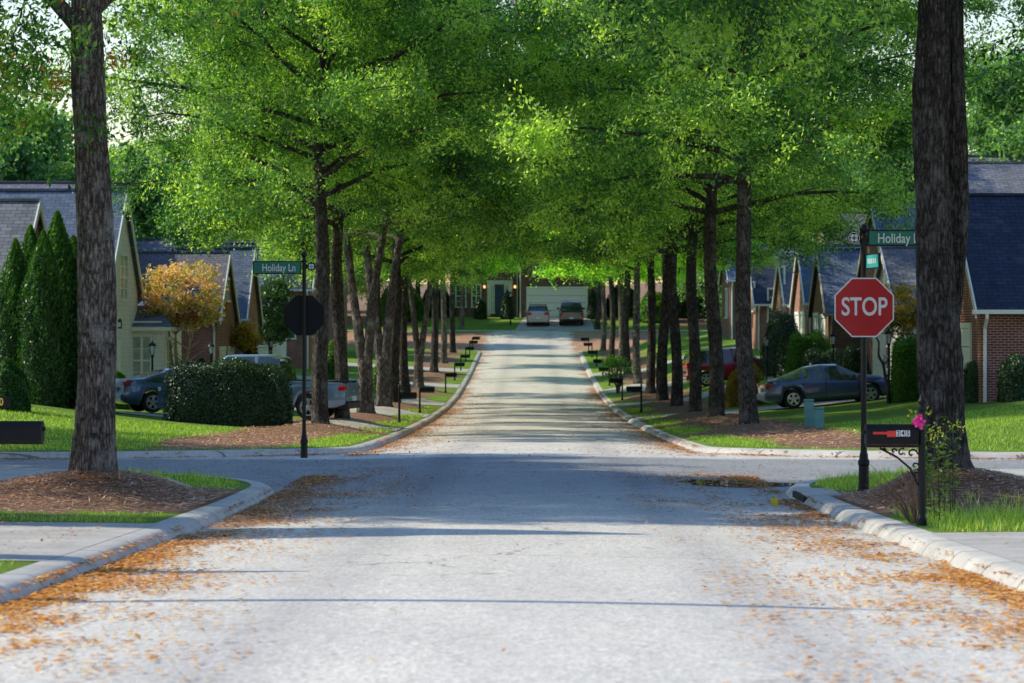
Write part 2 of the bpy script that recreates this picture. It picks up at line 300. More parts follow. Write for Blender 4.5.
# ------------------------------------------------------------------ mesh helpers
def autouv(me):
    uv = me.uv_layers.new(name='UVMap'); co = me.vertices
    for p in me.polygons:
        n = p.normal
        if abs(n.z) > .985: t = Vector((1,0,0)); b = Vector((0,1,0))
        else: t = Vector((0,0,1)).cross(n).normalized(); b = n.cross(t)
        for li in p.loop_indices:
            v = co[me.loops[li].vertex_index].co; uv.data[li].uv = (v.dot(t), v.dot(b))
def link(o, parent=None):
    COL.objects.link(o)
    if parent is not None: o.parent = parent
    return o
class MB:
    def __init__(s): s.v = []; s.f = []
    def add(s, vs, fs):
        b = len(s.v); s.v += [tuple(v) for v in vs]; s.f += [tuple(i+b for i in f) for f in fs]; return s
    def box(s, x0, x1, y0, y1, z0, z1, bev=0):
        if x0 > x1: x0, x1 = x1, x0
        if y0 > y1: y0, y1 = y1, y0
        vs = [(x0,y0,z0),(x1,y0,z0),(x1,y1,z0),(x0,y1,z0),(x0,y0,z1),(x1,y0,z1),(x1,y1,z1),(x0,y1,z1)]
        return s.add(vs, [(0,3,2,1),(4,5,6,7),(0,1,5,4),(1,2,6,5),(2,3,7,6),(3,0,4,7)])
    def quad(s, a, b, c, d): return s.add([a,b,c,d], [(0,1,2,3)])
    def slab(s, a, b, c, d, th):      # quad with thickness th downward
        vs = [a,b,c,d] + [(p[0],p[1],p[2]-th) for p in (a,b,c,d)]
        return s.add(vs, [(0,1,2,3),(7,6,5,4),(0,4,5,1),(1,5,6,2),(2,6,7,3),(3,7,4,0)])
    def tube(s, pts, rad, seg=10, cap=True):
        pts = [Vector(p) for p in pts]; n = len(pts)
        if not hasattr(rad, '__len__'): rad = [rad]*n
        vs = []; fs = []; up = Vector((0.13,0.97,0.21)).normalized()
        for i, p in enumerate(pts):
            d = (pts[min(i+1,n-1)]-pts[max(i-1,0)]); d = d.normalized() if d.length > 1e-9 else Vector((0,0,1))
            a = d.cross(up); a = a.normalized() if a.length > .05 else d.cross(Vector((1,0,0))).normalized(); b = d.cross(a)
            for k in range(seg):
                t = 2*math.pi*k/seg; vs.append(p + (a*math.cos(t)+b*math.sin(t))*rad[i])
        for i in range(n-1):
            for k in range(seg):
                k2 = (k+1) % seg; fs.append((i*seg+k, i*seg+k2, (i+1)*seg+k2, (i+1)*seg+k))
        if cap:
            fs.append(tuple(range(seg-1,-1,-1))); fs.append(tuple((n-1)*seg+k for k in range(seg)))
        return s.add(vs, fs)
    def lathe(s, prof, seg=20, c=(0,0,0), axis='z', cap=True):
        vs = []; fs = []
        for r, z in prof:
            for k in range(seg):
                t = 2*math.pi*k/seg; q = (r*math.cos(t), r*math.sin(t), z)
                if axis == 'y': q = (q[0], q[2], q[1])
                if axis == 'x': q = (q[2], q[0], q[1])
                vs.append((q[0]+c[0], q[1]+c[1], q[2]+c[2]))
        for i in range(len(prof)-1):
            for k in range(seg):
                k2 = (k+1) % seg; fs.append((i*seg+k, i*seg+k2, (i+1)*seg+k2, (i+1)*seg+k))
        if cap: fs.append(tuple(range(seg-1,-1,-1))); fs.append(tuple((len(prof)-1)*seg+k for k in range(seg)))
        return s.add(vs, fs)
    def prism(s, poly, y0, y1):       # poly in x,z extruded along y
        n = len(poly); vs = [(x,y0,z) for x,z in poly]+[(x,y1,z) for x,z in poly]
        fs = [tuple(range(n)), tuple(range(2*n-1,n-1,-1))]+[(i,i+n,(i+1)%n+n,(i+1)%n) for i in range(n)]
        return s.add(vs, fs)
    def build(s, name, mat, parent=None, org=(0,0,0), smooth=False, bevel=0, sub=0, fix=True):
        me = bpy.data.meshes.new(name)
        me.from_pydata([(v[0]-org[0], v[1]-org[1], v[2]-org[2]) for v in s.v], [], s.f)
        if fix:
            import bmesh
            bm = bmesh.new(); bm.from_mesh(me); bmesh.ops.recalc_face_normals(bm, faces=bm.faces); bm.to_mesh(me); bm.free()
        me.update(); autouv(me); me.materials.append(mat)
        if smooth: me.shade_smooth()
        o = bpy.data.objects.new(name, me); link(o, parent)
        if bevel:
            b = o.modifiers.new('bevel', 'BEVEL'); b.width = bevel; b.segments = 2; b.limit_method = 'ANGLE'
        return o
def thing(name, label, cat, loc=(0,0,0), rz=0, group=None):
    o = bpy.data.objects.new(name, None); COL.objects.link(o); o.location = loc; o.rotation_euler = (0,0,rz)
    o['label'] = label; o['category'] = cat
    if group: o['group'] = group
    return o
def tag(o, label=None, cat=None, group=None, kind=None):
    if label: o['label'] = label
    if cat: o['category'] = cat
    if group: o['group'] = group
    if kind: o['kind'] = kind
    return o
def dup(root, loc, rz, label=None, scale=None):
    def cp(o, par):
        c = o.copy(); COL.objects.link(c); c.parent = par
        for ch in [x for x in kids.get(o.name, [])]: cp(ch, c)
        return c
    kids = {}
    for o in list(COL.objects):
        if o.parent: kids.setdefault(o.parent.name, []).append(o)
    r = cp(root, None); r.location = loc; r.rotation_euler = (0,0,rz)
    if scale: r.scale = scale
    if label: r['label'] = label
    return r
def npmesh(name, V, Fq, mat, tint=None, smooth=False, attr='tint', dom='FACE'):
    V = np.asarray(V, np.float32).reshape(-1,3); Fq = np.asarray(Fq, np.int32); k = Fq.shape[1]
    me = bpy.data.meshes.new(name); me.vertices.add(len(V)); me.vertices.foreach_set('co', V.ravel())
    me.loops.add(Fq.size); me.loops.foreach_set('vertex_index', Fq.ravel())
    me.polygons.add(len(Fq)); me.polygons.foreach_set('loop_start', np.arange(0, Fq.size, k, dtype=np.int32))
    if tint is not None:
        a = me.attributes.new(attr, 'FLOAT', dom); a.data.foreach_set('value', np.asarray(tint, np.float32))
    me.update(calc_edges=True); me.materials.append(mat)
    if smooth: me.shade_smooth()
    return me
def unit(a): return a/np.maximum(np.linalg.norm(a, axis=1, keepdims=True), 1e-9)
def leaves(C, L, W, rs, down=.35, up=.6, tint=None, N=None, A=None, flatz=1.0):
    """diamond leaves at centres C, folded across a random axis"""
    n = len(C)
    ax = rs.normal(size=(n,3)); ax[:,2] = ax[:,2]*flatz - down
    if A is not None: ax = ax*.5 + A
    ax = unit(ax)
    nn = rs.normal(size=(n,3)); nn[:,2] += up
    if N is not None: nn = nn*.5 + N
    sd = unit(np.cross(ax, nn)); nz = unit(np.cross(sd, ax))
    L = L*rs.uniform(.7,1.3,(n,1)); W = W*rs.uniform(.7,1.3,(n,1))
    a = C - ax*L*.5; b = C + sd*W*.5 + ax*L*.05 + nz*W*.12; c = C + ax*L*.5; d = C - sd*W*.5 + ax*L*.05 + nz*W*.12
    V = np.stack([a,b,c,d], 1).reshape(-1,3); Fq = np.arange(4*n).reshape(-1,4)
    return V, Fq
def leaf_obj(name, C, L, W, rs, mat, tint, parent=None, **kw):
    V, Fq = leaves(C, L, W, rs, **kw)
    o = bpy.data.objects.new(name, npmesh(name, V, Fq, mat, tint)); return link(o, parent)

# ------------------------------------------------------------------ setting
def grid_axis(parts):
    out = []
    for a, b, st in parts:
        n = max(1, int(round((b-a)/st))); out += list(np.linspace(a, b, n, endpoint=False))
    out.append(parts[-1][1]); return np.array(out)
def grid_mesh(name, xs, ys, zf, mat, keep=None, attr=None):
    X, Y = np.meshgrid(xs, ys); Z = zf(X, Y); nx = len(xs)
    V = np.stack([X,Y,Z], -1).reshape(-1,3)
    i, j = np.meshgrid(np.arange(nx-1), np.arange(len(ys)-1)); a = (j*nx+i).ravel()
    Fq = np.stack([a, a+1, a+nx+1, a+nx], 1)
    if keep is not None:
        c = V[Fq].mean(1); Fq = Fq[keep(c[:,0], c[:,1])]
        used = np.unique(Fq); mp = np.zeros(len(V), int); mp[used] = np.arange(len(used)); V = V[used]; Fq = mp[Fq]
    tint = attr(V[:,0], V[:,1]) if attr is not None else None
    me = npmesh(name, V, Fq, mat, tint, True, 'cover', 'POINT')
    return link(bpy.data.objects.new(name, me))
xh = grid_axis([(3.2,4.3,.1),(4.3,9,.25),(9,16,.5),(16,40,2),(40,120,10),(120,900,130)])
xs = np.concatenate([-xh[::-1], np.arange(-3,3.01,1.0), xh])
ys = grid_axis([(-30,18,3),(18,33,.4),(33,66,.22),(66,140,.5),(140,226,.8),(226,300,4),(300,800,50),(800,2500,340)])
_lat = np.random.RandomState(3).rand(257,257)
def _vn(x, y):
    xi = np.floor(x).astype(int); yi = np.floor(y).astype(int); fx = x-xi; fy = y-yi; fx = fx*fx*(3-2*fx); fy = fy*fy*(3-2*fy)
    g = lambda i, j: _lat[i % 257, j % 257]
    return (g(xi,yi)*(1-fx)+g(xi+1,yi)*fx)*(1-fy)+(g(xi,yi+1)*(1-fx)+g(xi+1,yi+1)*fx)*fy
def hn(x, y, s=1.0):
    x = np.asarray(x, float)*s; y = np.asarray(y, float)*s
    return (_vn(x*.7+11,y*.5+5)+.6*_vn(x*1.7+3,y*1.3+9)+.4*_vn(x*4.1,y*3.3)-1.0)*1.5
def cover(x, y):
    s, a, b, c = sd_all(x, y)
    f = np.zeros_like(x)
    for mx, my, mh, mr in MOUNDS:
        d = np.hypot(x-mx, (y-my)*.75); f = np.maximum(f, 1.15-d/(mr*1.5)*.55)
    f = np.where(f > .5, f, np.minimum(f, .5)*.4)
    band = np.exp(-((np.abs(x)-6.2)/1.7)**2)*(b > .6)
    f = np.maximum(f, band*(.95+.2*hn(x, y, .5)) - .05)
    f = np.maximum(f, np.where((c > 2)&((np.abs(x-1) > 10)|(y > 236)), 1.0, 0))
    return np.clip(f, 0, 1.2)
ground = tag(grid_mesh('ground', xs, ys, ground_z, M['ground'], attr=cover), kind='structure')
rx = np.concatenate([grid_axis([(-70,-12,3),(-12,-3,.4),(-3,3,.5),(3,12,.4),(12,70,3)])])
ry = grid_axis([(-25,36,.8),(36,66,.4),(66,229,1.0)])
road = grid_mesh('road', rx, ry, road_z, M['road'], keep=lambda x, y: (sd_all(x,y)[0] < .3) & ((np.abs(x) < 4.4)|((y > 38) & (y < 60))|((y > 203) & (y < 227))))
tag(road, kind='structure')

def kerb(name, path):     # path: list of (x,y, nx,ny) with inward normal
    prof = [(-.03,-.04),(.0,.02),(.035,.07),(.07,.10),(.11,.118),(.31,.124)]
    V = []; n = len(prof)
    for x, y, nx, ny in path:
        z0 = float(P(y))
        for s, z in prof: V.append((x+nx*s, y+ny*s, z0+z))
    Fq = [(i*n+k, i*n+k+1, (i+1)*n+k+1, (i+1)*n+k) for i in range(len(path)-1) for k in range(n-1)]
    me = bpy.data.meshes.new(name); me.from_pydata(V, [], Fq); me.update(); me.materials.append(M['kerb']); me.shade_smooth()
    return tag(link(bpy.data.objects.new(name, me)), kind='structure')
for sgn in (-1, 1):
    p = [(sgn*3.5, y, sgn, 0) for y in np.arange(-20, Y0-6.5, .7)]
    for a in np.linspace(0, math.pi/2, 14):
        p.append((sgn*(10-6.5*math.cos(a)), Y0-6.5+6.5*math.sin(a), sgn*math.cos(a), -math.sin(a)))
    p += [(sgn*x, Y0, 0, -1) for x in np.arange(11, 70, 3)]
    kerb('kerb', p)
    p = [(sgn*x, Y1, 0, 1) for x in np.arange(70, 11, -3)]
    for a in np.linspace(math.pi/2, 0, 16):
        p.append((sgn*(10.5-7*math.cos(a)), Y1+7-7*math.sin(a), sgn*math.cos(a), math.sin(a)))
    p += [(sgn*3.5, y, sgn, 0) for y in np.arange(Y1+8, YE-6, 1.5)]
    for a in np.linspace(0, math.pi/2, 10):
        p.append((sgn*(9.5-6*math.cos(a)), YE-6+6*math.sin(a), sgn*math.cos(a), -math.sin(a)))
    p += [(sgn*x, YE, 0, -1) for x in np.arange(10.5, 70, 4)]
    kerb('kerb', p)
kerb('kerb', [(x, YF, 0, 1) for x in np.arange(-70, 71, 4)])

def drape(name, pts, mat, off=.012, nx=10, ny=14):   # bilinear patch through 4 corners
    a, b, c, d = [np.array(p, float) for p in pts]
    V = []; 
    for j in range(ny+1):
        for i in range(nx+1):
            u, v = i/nx, j/ny; q = (a*(1-u)+b*u)*(1-v)+(d*(1-u)+c*u)*v; V.append((q[0], q[1], 0))
    V = np.array(V); sd_ = sd_all(V[:,0], V[:,1])[0]; V[:,2] = np.maximum(ground_z(V[:,0], V[:,1])+off, np.where(sd_ < 1.0, P(V[:,1])+.1255, -99))
    Fq = [(j*(nx+1)+i, j*(nx+1)+i+1, (j+1)*(nx+1)+i+1, (j+1)*(nx+1)+i) for j in range(ny) for i in range(nx)]
    return tag(link(bpy.data.objects.new(name, npmesh(name, V, Fq, mat, None, True))), kind='structure')
drape('driveway', [(-3.77,21.8),(-3.77,28.3),(-16,28.3),(-16,21.8)], M['drive'], .006, 24, 30)
drape('driveway', [(3.77,12),(3.77,26.4),(16,26.4),(16,12)], M['drive'], .006, 24, 30)
drape('pavement', [(-7.1,8),(-8.4,8),(-8.4,44),(-7.1,44)], M['conc'], .024, 4, 60)
drape('pavement', [(7.0,8),(8.3,8),(8.3,44),(7.0,44)], M['conc'], .024, 4, 60)
drape('kerb_ramp', [(-4.4,36.8),(-5.7,38.3),(-7.05,41.8),(-5.2,40.2)], M['conc'], .03, 10, 12)
for y, w in ((81.5,5.2),(104,4.6),(124,4.6),(150,4.6),(172,4.6)):
    drape('driveway', [(-3.77,y-w/2),(-3.77,y+w/2),(-13,y+w/2+2),(-13,y-w/2+2)], M['drive'], .02, 6, 30)
for y, w in ((100.5,4.8),(122,4.6),(143,4.6),(166,4.6)):
    drape('driveway', [(3.77,y-w/2),(3.77,y+w/2),(12.9,y+w/2+2),(12.9,y-w/2+2)], M['drive'], .02, 6, 30)
drape('driveway', [(-1.2,225.2),(5.2,225.2),(5.0,235.9),(-.4,235.9)], M['drive'], .02, 8, 14)
# puddle in the right gutter
V = []; 
for k in range(36):
    t = 2*math.pi*k/36; r = 1+.18*math.sin(3*t+1)+.1*math.sin(7*t)
    V.append((3.05+.85*r*math.cos(t), 41.3+.95*r*math.sin(t)))
me = bpy.data.meshes.new('puddle'); me.from_pydata([(x,y,float(road_z(x,y))+.012) for x,y in V], [], [tuple(range(36))]); me.materials.append(M['water'])
tag(link(bpy.data.objects.new('puddle', me)), kind='structure')

# ------------------------------------------------------------------ trees
def trunk_geo(path, radii, seg, rs, flare=0, rough=.06):
    """ring tube with lumpy displacement; path (n,3)"""
    n = len(path); V = []
    ph = rs.uniform(0, 6.28, 8); th = np.arange(seg)*2*math.pi/seg
    for i in range(n):
        d = path[min(i+1,n-1)]-path[max(i-1,0)]; d /= np.linalg.norm(d)
        a = np.cross(d, (0.1,1,0.05)); a /= np.linalg.norm(a); b = np.cross(d, a)
        z = path[i][2]
        k = 1+rough*(np.sin(3*th+ph[0]+z*.7)+.7*np.sin(5*th+ph[1]-z*1.1)+.6*np.sin(2*th+ph[2]+z*2.3)+.5*np.sin(9*th+ph[3]+z*3.1)) + rough*.5*rs.normal(size=seg)*.5
        if flare: k = k + flare*np.exp(-z/.22)*(1+.35*np.sin(5*th+ph[4])) + flare*.25*np.exp(-z/.9)
        r = radii[i]*k
        V.append(path[i]+np.outer(r*np.cos(th), a)+np.outer(r*np.sin(th), b))
    V = np.concatenate(V)
    i, k = np.meshgrid(np.arange(n-1), np.arange(seg)); i = i.ravel(); k = k.ravel(); k2 = (k+1) % seg
    return V, np.stack([i*seg+k, i*seg+k2, (i+1)*seg+k2, (i+1)*seg+k], 1)
def make_tree(seed, H, r0, cb, cr, ntuft, per, L, W, mat, bark, fork=None, lean=0, seg=20, dz=.25, tuftr=.34, droop=.5, limbs=26, extra=None, twin=False, el0=8, sub=9, rough=.06, azs=None):
    rs = np.random.RandomState(seed); Vs = []; Fs = []; off = 0
    def put(V, Fq):
        nonlocal off
        Vs.append(V); Fs.append(Fq+off); off += len(V)
    def pathz(z0, z1, x0, y0, sx, sy, wob):
        z = np.arange(z0, z1, dz); t = (z-z0)
        ph = rs.uniform(0,6,4)
        x = x0+sx*t+wob*(np.sin(t*.7+ph[0])-np.sin(ph[0])); y = y0+sy*t+wob*(np.sin(t*.9+ph[1])-np.sin(ph[1]))
        return np.stack([x,y,z], 1)
    top = H*.9; stems = []
    if fork:
        zf, s1, s2 = fork
        p = pathz(-.15, zf+.3, 0,0, 0,0, .02); put(*trunk_geo(p, np.interp(p[:,2],[0,zf],[r0,r0*.92]), seg, rs, .28))
        for s in (s1, s2):
            q = pathz(zf-.4, top, s*.5*.6, 0, s, rs.uniform(-.02,.02), .06)
            put(*trunk_geo(q, np.interp(q[:,2],[zf-.4,cb,top],[r0*.72,r0*.5,.03]), seg, rs)); stems.append(q)
    else:
        p = pathz(-.15, top, 0,0, lean, 0, .07)
        put(*trunk_geo(p, np.interp(p[:,2],[0,cb,cb+2.5,top],[r0,r0*.78,r0*.5,.03]), seg, rs, .22, rough)); stems.append(p)
        if twin:
            q = pathz(1.9, top*.8, r0*.45, .05, .015, .01, .05)
            put(*trunk_geo(q, np.interp(q[:,2],[1.9,3.0,cb,top],[r0*.2,r0*.62,r0*.5,.03]), seg, rs, 0, .09)); stems.append(q)
    tips = []
    for i in range(limbs):
        t = (i+rs.uniform(0,.8))/limbs; z = cb+(top-cb-.6)*t**1.1
        st = stems[i % len(stems)]; b = st[np.argmin(abs(st[:,2]-z))]
        az = i*2.39996+rs.uniform(-.3,.3) if not (azs and i < len(azs)) else azs[i]
        prof = math.sin(math.pi*min(1,(t*.80+.22)))**.6
        Ln = cr*prof*rs.uniform(.8,1.1)
        el = R(el0+(58-el0)*t+rs.uniform(-6,8))
        s = np.linspace(0,1,9)[:,None]
        dirh = np.array([math.cos(az), math.sin(az), 0])
        q = b + dirh*Ln*s*math.cos(el) + np.array([0,0,1])*(Ln*math.sin(el)*s - droop*Ln*.28*s**2.4*(1-t*.6)) + np.cumsum(rs.normal(size=(9,3))*.04*Ln/5, 0)*(s > 0)
        r1 = max(.018, .055*(1-t)+.03)*(cr/6.5)*(1.5 if azs and i < 3 else 1)
        put(*trunk_geo(q, np.linspace(r1, .012, 9), 7, rs))
        for j in range(sub):
            u = rs.uniform(.18,1)**.8; k = u*8; i0 = min(7, int(k)); c = q[i0]+(q[i0+1]-q[i0])*(k-i0)
            a2 = az+rs.choice([-1,1])*rs.uniform(.4,1.3); l2 = Ln*rs.uniform(.18,.40)*(1.15-.5*u)
            e = c+np.array([math.cos(a2)*l2, math.sin(a2)*l2, l2*rs.uniform(-.35,.45)-.1*droop])
            s2 = np.linspace(0,1,4)[:,None]; w = c+(e-c)*s2; w[:,2] -= droop*.12*l2*s2[:,0]**2
            put(*trunk_geo(w, np.linspace(.02,.006,4), 4, rs))
            for m in range(5): tips.append(c+(w[3]-c)*rs.uniform(.25,1.05)+rs.normal(size=3)*.12)
    tips = np.array(tips)
    m = len(tips)//6; a_ = rs.uniform(0,6.28,m); zz = cb+1.8+(top-cb-1)*rs.rand(m)**.9; rr = cr*.5*rs.rand(m)**.7*np.clip((zz-cb)/2.0,.25,1)
    tips = np.concatenate([tips, np.stack([rr*np.cos(a_), rr*np.sin(a_), zz], 1)])
    if extra is not None: tips = np.concatenate([tips, extra(rs)])
    C0 = tips[rs.randint(0, len(tips), ntuft)] + rs.normal(size=(ntuft,3))*np.array([.26,.26,.2])
    tt = np.clip(.5+.2*np.sin(C0[:,0]*1.1+seed)*np.sin(C0[:,1]*1.2+1)*np.sin(C0[:,2]*1.5)*2+rs.normal(0,.18,ntuft), 0, .92)
    axs = rs.normal(size=(ntuft,3))*np.array([1,1,.35]); axs[:,2] -= .45; axs = unit(axs); AX = np.repeat(axs, per, 0)
    C = np.repeat(C0, per, 0)+AX*rs.normal(size=(ntuft*per,1))*tuftr*1.35+rs.normal(size=(ntuft*per,3))*tuftr*.36
    tint = np.clip(np.repeat(tt, per)+rs.normal(size=len(C))*.13, 0, .95)
    odd = rs.rand(len(C)) < .012; tint = np.where(odd, 1.1, tint)
    V, Fq = leaves(C, L, W, rs, down=.4, up=.7, A=AX*.6)
    crown = npmesh('crown', V, Fq, mat, tint)
    TV = np.concatenate(Vs); TF = np.concatenate(Fs)
    trunk = npmesh('trunk', TV, TF, bark, None, True)
    return trunk, crown
def place_tree(meshes, name, label, x, y, rz=0, s=1, group=None, cat='tree', z=None, sz=None):
    t = thing(name, label, cat, (x, y, (gz(x,y)-.06) if z is None else z), rz, group); t.scale = (s,s,sz or s)
    link(bpy.data.objects.new('trunk', meshes[0]), t); link(bpy.data.objects.new('crown', meshes[1]), t)
    return t
GL = 'oaks lining both sides of the street'
def extraL(rs):   # foliage wisps hanging by the trunk of the near left oak
    return rs.normal(size=(420,3))*np.array([1.5,1.4,.75])+np.array([-2.9,0,5.5])
def extraR(rs):
    a = rs.normal(size=(240,3))*np.array([.7,1.2,.40])+np.array([-2.5,0,6.0]); b = rs.normal(size=(200,3))*np.array([.6,1.2,.6])+np.array([2.2,0,5.6])
    return np.concatenate([a,b])
tA = make_tree(21, 17, .245, 5.3, 5.8, 2800, 85, .10, .036, M['leaf_t'], M['bark_l'], seg=40, dz=.08, tuftr=.22, droop=.75, limbs=34, extra=extraL, el0=40, sub=11, azs=[math.pi-.25, .35, math.pi+.3])
place_tree(tA, 'oak_tree', 'oak with pale furrowed trunk on a leafy mound, nearest on the left', -5.3, 34, R(0), 1, GL)
tB = make_tree(35, 17, .242, 5.9, 5.8, 2600, 75, .10, .036, M['leaf'], M['bark'], seg=44, dz=.08, tuftr=.22, droop=1.1, limbs=34, lean=-.028, twin=True, el0=38, sub=11, extra=extraR, rough=.10)
place_tree(tB, 'oak_tree', 'thick lumpy twin-stemmed oak behind the black mailbox, nearest on the right', 4.98, 33.4, R(0), 1, GL)
kw = dict(el0=14, sub=12)
row = [make_tree(51, 18, .225, 5.9, 7.2, 3600, 66, .125, .052, M['leaf'], M['bark'], droop=.8, limbs=40, tuftr=.3, **kw),
       make_tree(52, 17.5, .215, 6.1, 7.0, 3600, 66, .125, .052, M['leaf'], M['bark'], droop=.75, lean=.012, limbs=40, tuftr=.3, **kw),
       make_tree(53, 17, .25, 6.0, 6.8, 3400, 66, .125, .052, M['leaf'], M['bark_l'], droop=.8, fork=(1.7,-.10,.12), limbs=40, tuftr=.3, **kw),
       make_tree(54, 15.5, .21, 6.2, 5.8, 2000, 75, .17, .075, M['leaf_far'], M['bark'], seg=12, dz=.5, droop=.7, limbs=32, **kw),
       make_tree(55, 15, .20, 6.0, 5.6, 2000, 75, .17, .075, M['leaf_far'], M['bark_l'], seg=12, dz=.5, droop=.7, lean=.03, limbs=32, **kw)]
ordn = ['first','second','third','fourth','fifth','sixth','seventh','eighth','ninth','tenth','eleventh','twelfth']
kL = [0,1,2,2,0,1,2,3,4,3,4,3]; kR = [1,0,1,0,0,3,4,3,4,3,4,3]
look = {0:'dark straight oak', 1:'slim dark oak', 2:'oak forking low into two stems', 3:'far slender oak', 4:'far pale leaning oak'}
for side, rw, kk in (('left', LROW, kL), ('right', RROW, kR)):
    for i, (x, y) in enumerate(rw):
        k = kk[i]; rz = rnd.choice([0, math.pi]) if k == 2 else rnd.uniform(0, 6.28)
        s = rnd.uniform(.94,1.08)
        place_tree(row[k], 'oak_tree', '%s, %s beyond the crossing in the %s row' % (look[k], ordn[i], side), x, y, rz, s, GL)
back = [make_tree(71, 13, .28, 3.0, 6.0, 1500, 45, .26, .14, M['leaf_back'], M['bark'], seg=8, dz=1, tuftr=.5, limbs=26, droop=.3),
        make_tree(72, 15, .3, 3.5, 5.5, 1500, 45, .26, .14, M['leaf_back'], M['bark'], seg=8, dz=1, tuftr=.5, limbs=28, droop=.2)]
BT = [(-24,128,'left of the crossing behind the first slate roofs'),(-31,150,'behind the plum roof at far left'),(-22,160,'behind the fourth left house'),(-40,190,'on the hill beyond the far left roofs'),(-26,200,'above the distant left roofs'),(-18,215,'left of the brick house at the street end'),(-50,170,'at the far left edge of the hill'),
      (24,135,'behind the blue roofs on the right'),(30,120,'behind the pale shingle roof at right edge'),(22,165,'behind the row of gables on the right'),(38,160,'on the hill beyond the right roofs'),(27,200,'above the distant right roofs'),(17,215,'right of the brick house at the street end'),(50,180,'at the far right of the hill'),(34,98,'right of the navy roof'),
      (-9,256,'behind the left end of the brick house'),(0,262,'behind the middle of the brick house'),(9,257,'behind the right end of the brick house'),(-14,245,'close beside the left end of the brick house'),(14,243,'close beside the right end of the brick house'),(-34,112,'behind the roofs at the left edge')]
WL = [(-44,262),(-35,270),(-27,264),(-20,272),(-11,276),(-3,280),(6,278),(14,270),(21,262),(28,268),(36,260),(45,266),(11.5,232),(19,238),(-12.5,228),(-20,236),(26,226),(-28,232)]
BT += [(x, y, 'in the wood closing the view') for x, y in WL]
for i, (x, y, w) in enumerate(BT):
    place_tree(back[i % 2], 'broadleaf_tree', ('hazy %s tree %s' % (('round','tall')[i%2], w)) if i < 21 else 'one of the hazy green trees in the wood closing the view', x, y, rnd.uniform(0,6), rnd.uniform(.9,1.15), 'trees behind the houses' if i < 21 else 'hazy wood closing the view')

for i, (x, y, w) in enumerate([(-14.6,44.4,'in the near garden'),(-16,49.5,'by the near side of the left arm'),(-17.4,55,'by the far side of the left arm'),(-25,41,'deep in the near garden'),(-27,50,'far along the left arm'),(-26,63,'at the end of the far lawn'),(-20.5,42.6,'standing tallest in the near garden')]):
    place_tree(row[i % 2], 'oak_tree', 'oak past the left edge, '+w, x, y, i*1.3, 1.2 if i == 6 else .8, 'oaks in the left gardens')

# conifers, hedges, shrubs
def cone_tree(seed, H, r, n, L, W, mat):
    rs = np.random.RandomState(seed); t = rs.rand(n)**.75; az = rs.uniform(0,6.28,n); z = t*H
    rad = r*(np.clip((1-t)*3.2,0,1)**.7*(1-.45*t))*(1+.10*np.sin(az*5+z*2)+.07*np.sin(az*9-z*5))*np.where(rs.rand(n) < .10, rs.uniform(1.0,1.2,n), rs.uniform(.8,1.04,n))
    rad = rad*np.clip(.75+z/1.0*.25,0,1)
    C = np.stack([rad*np.cos(az), rad*np.sin(az), z], 1)
    N = np.stack([np.cos(az), np.sin(az), 0*az+.2], 1); A = np.stack([.3*np.cos(az), .3*np.sin(az), 0*az+1.2], 1)
    V, Fq = leaves(C, L, W, rs, N=N*1.5, A=A)
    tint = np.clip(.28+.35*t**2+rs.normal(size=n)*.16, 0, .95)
    crown = npmesh('crown', V, Fq, mat, tint)
    p = np.array([[0,0,-.1],[0,0,H*.5],[0,0,H*.93]]); tv, tf = trunk_geo(p, [.09,.05,.015], 8, rs)
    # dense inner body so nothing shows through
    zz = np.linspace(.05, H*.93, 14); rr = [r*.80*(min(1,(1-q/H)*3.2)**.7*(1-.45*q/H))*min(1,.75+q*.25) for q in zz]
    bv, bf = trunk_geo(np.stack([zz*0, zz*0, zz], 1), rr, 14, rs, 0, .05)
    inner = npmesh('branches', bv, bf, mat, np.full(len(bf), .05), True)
    return npmesh('trunk', tv, tf, M['bark'], None, True), crown, inner
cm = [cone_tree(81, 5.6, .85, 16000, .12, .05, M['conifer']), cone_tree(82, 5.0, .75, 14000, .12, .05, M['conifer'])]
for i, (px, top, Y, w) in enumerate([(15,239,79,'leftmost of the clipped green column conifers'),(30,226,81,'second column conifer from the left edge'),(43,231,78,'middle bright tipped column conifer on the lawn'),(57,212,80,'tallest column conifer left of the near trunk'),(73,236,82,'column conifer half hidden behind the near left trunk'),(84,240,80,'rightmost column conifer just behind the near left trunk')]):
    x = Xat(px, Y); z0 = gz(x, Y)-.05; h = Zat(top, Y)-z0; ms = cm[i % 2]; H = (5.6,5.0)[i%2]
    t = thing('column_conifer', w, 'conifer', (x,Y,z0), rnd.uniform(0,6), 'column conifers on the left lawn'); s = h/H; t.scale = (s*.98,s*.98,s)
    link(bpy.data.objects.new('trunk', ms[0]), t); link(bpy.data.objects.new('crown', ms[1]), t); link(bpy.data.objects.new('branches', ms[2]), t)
t = thing('column_conifer', 'slender conifer past the left edge in the near garden', 'conifer', (-13.5,30.4,gz(-13.5,30.4)), 0); t.scale = (1.9,1.9,2.1)
for nm, me in zip(('trunk','crown','branches'), cm[0]): link(bpy.data.objects.new(nm, me), t)
t = thing('column_conifer', 'narrow young conifer past the left edge by the driveway', 'conifer', (-8.9,23.2,gz(-8.9,23.2)), 0); t.scale = (.55,.55,1.15)
for nm, me in zip(('trunk','crown','branches'), cm[1]): link(bpy.data.objects.new(nm, me), t)
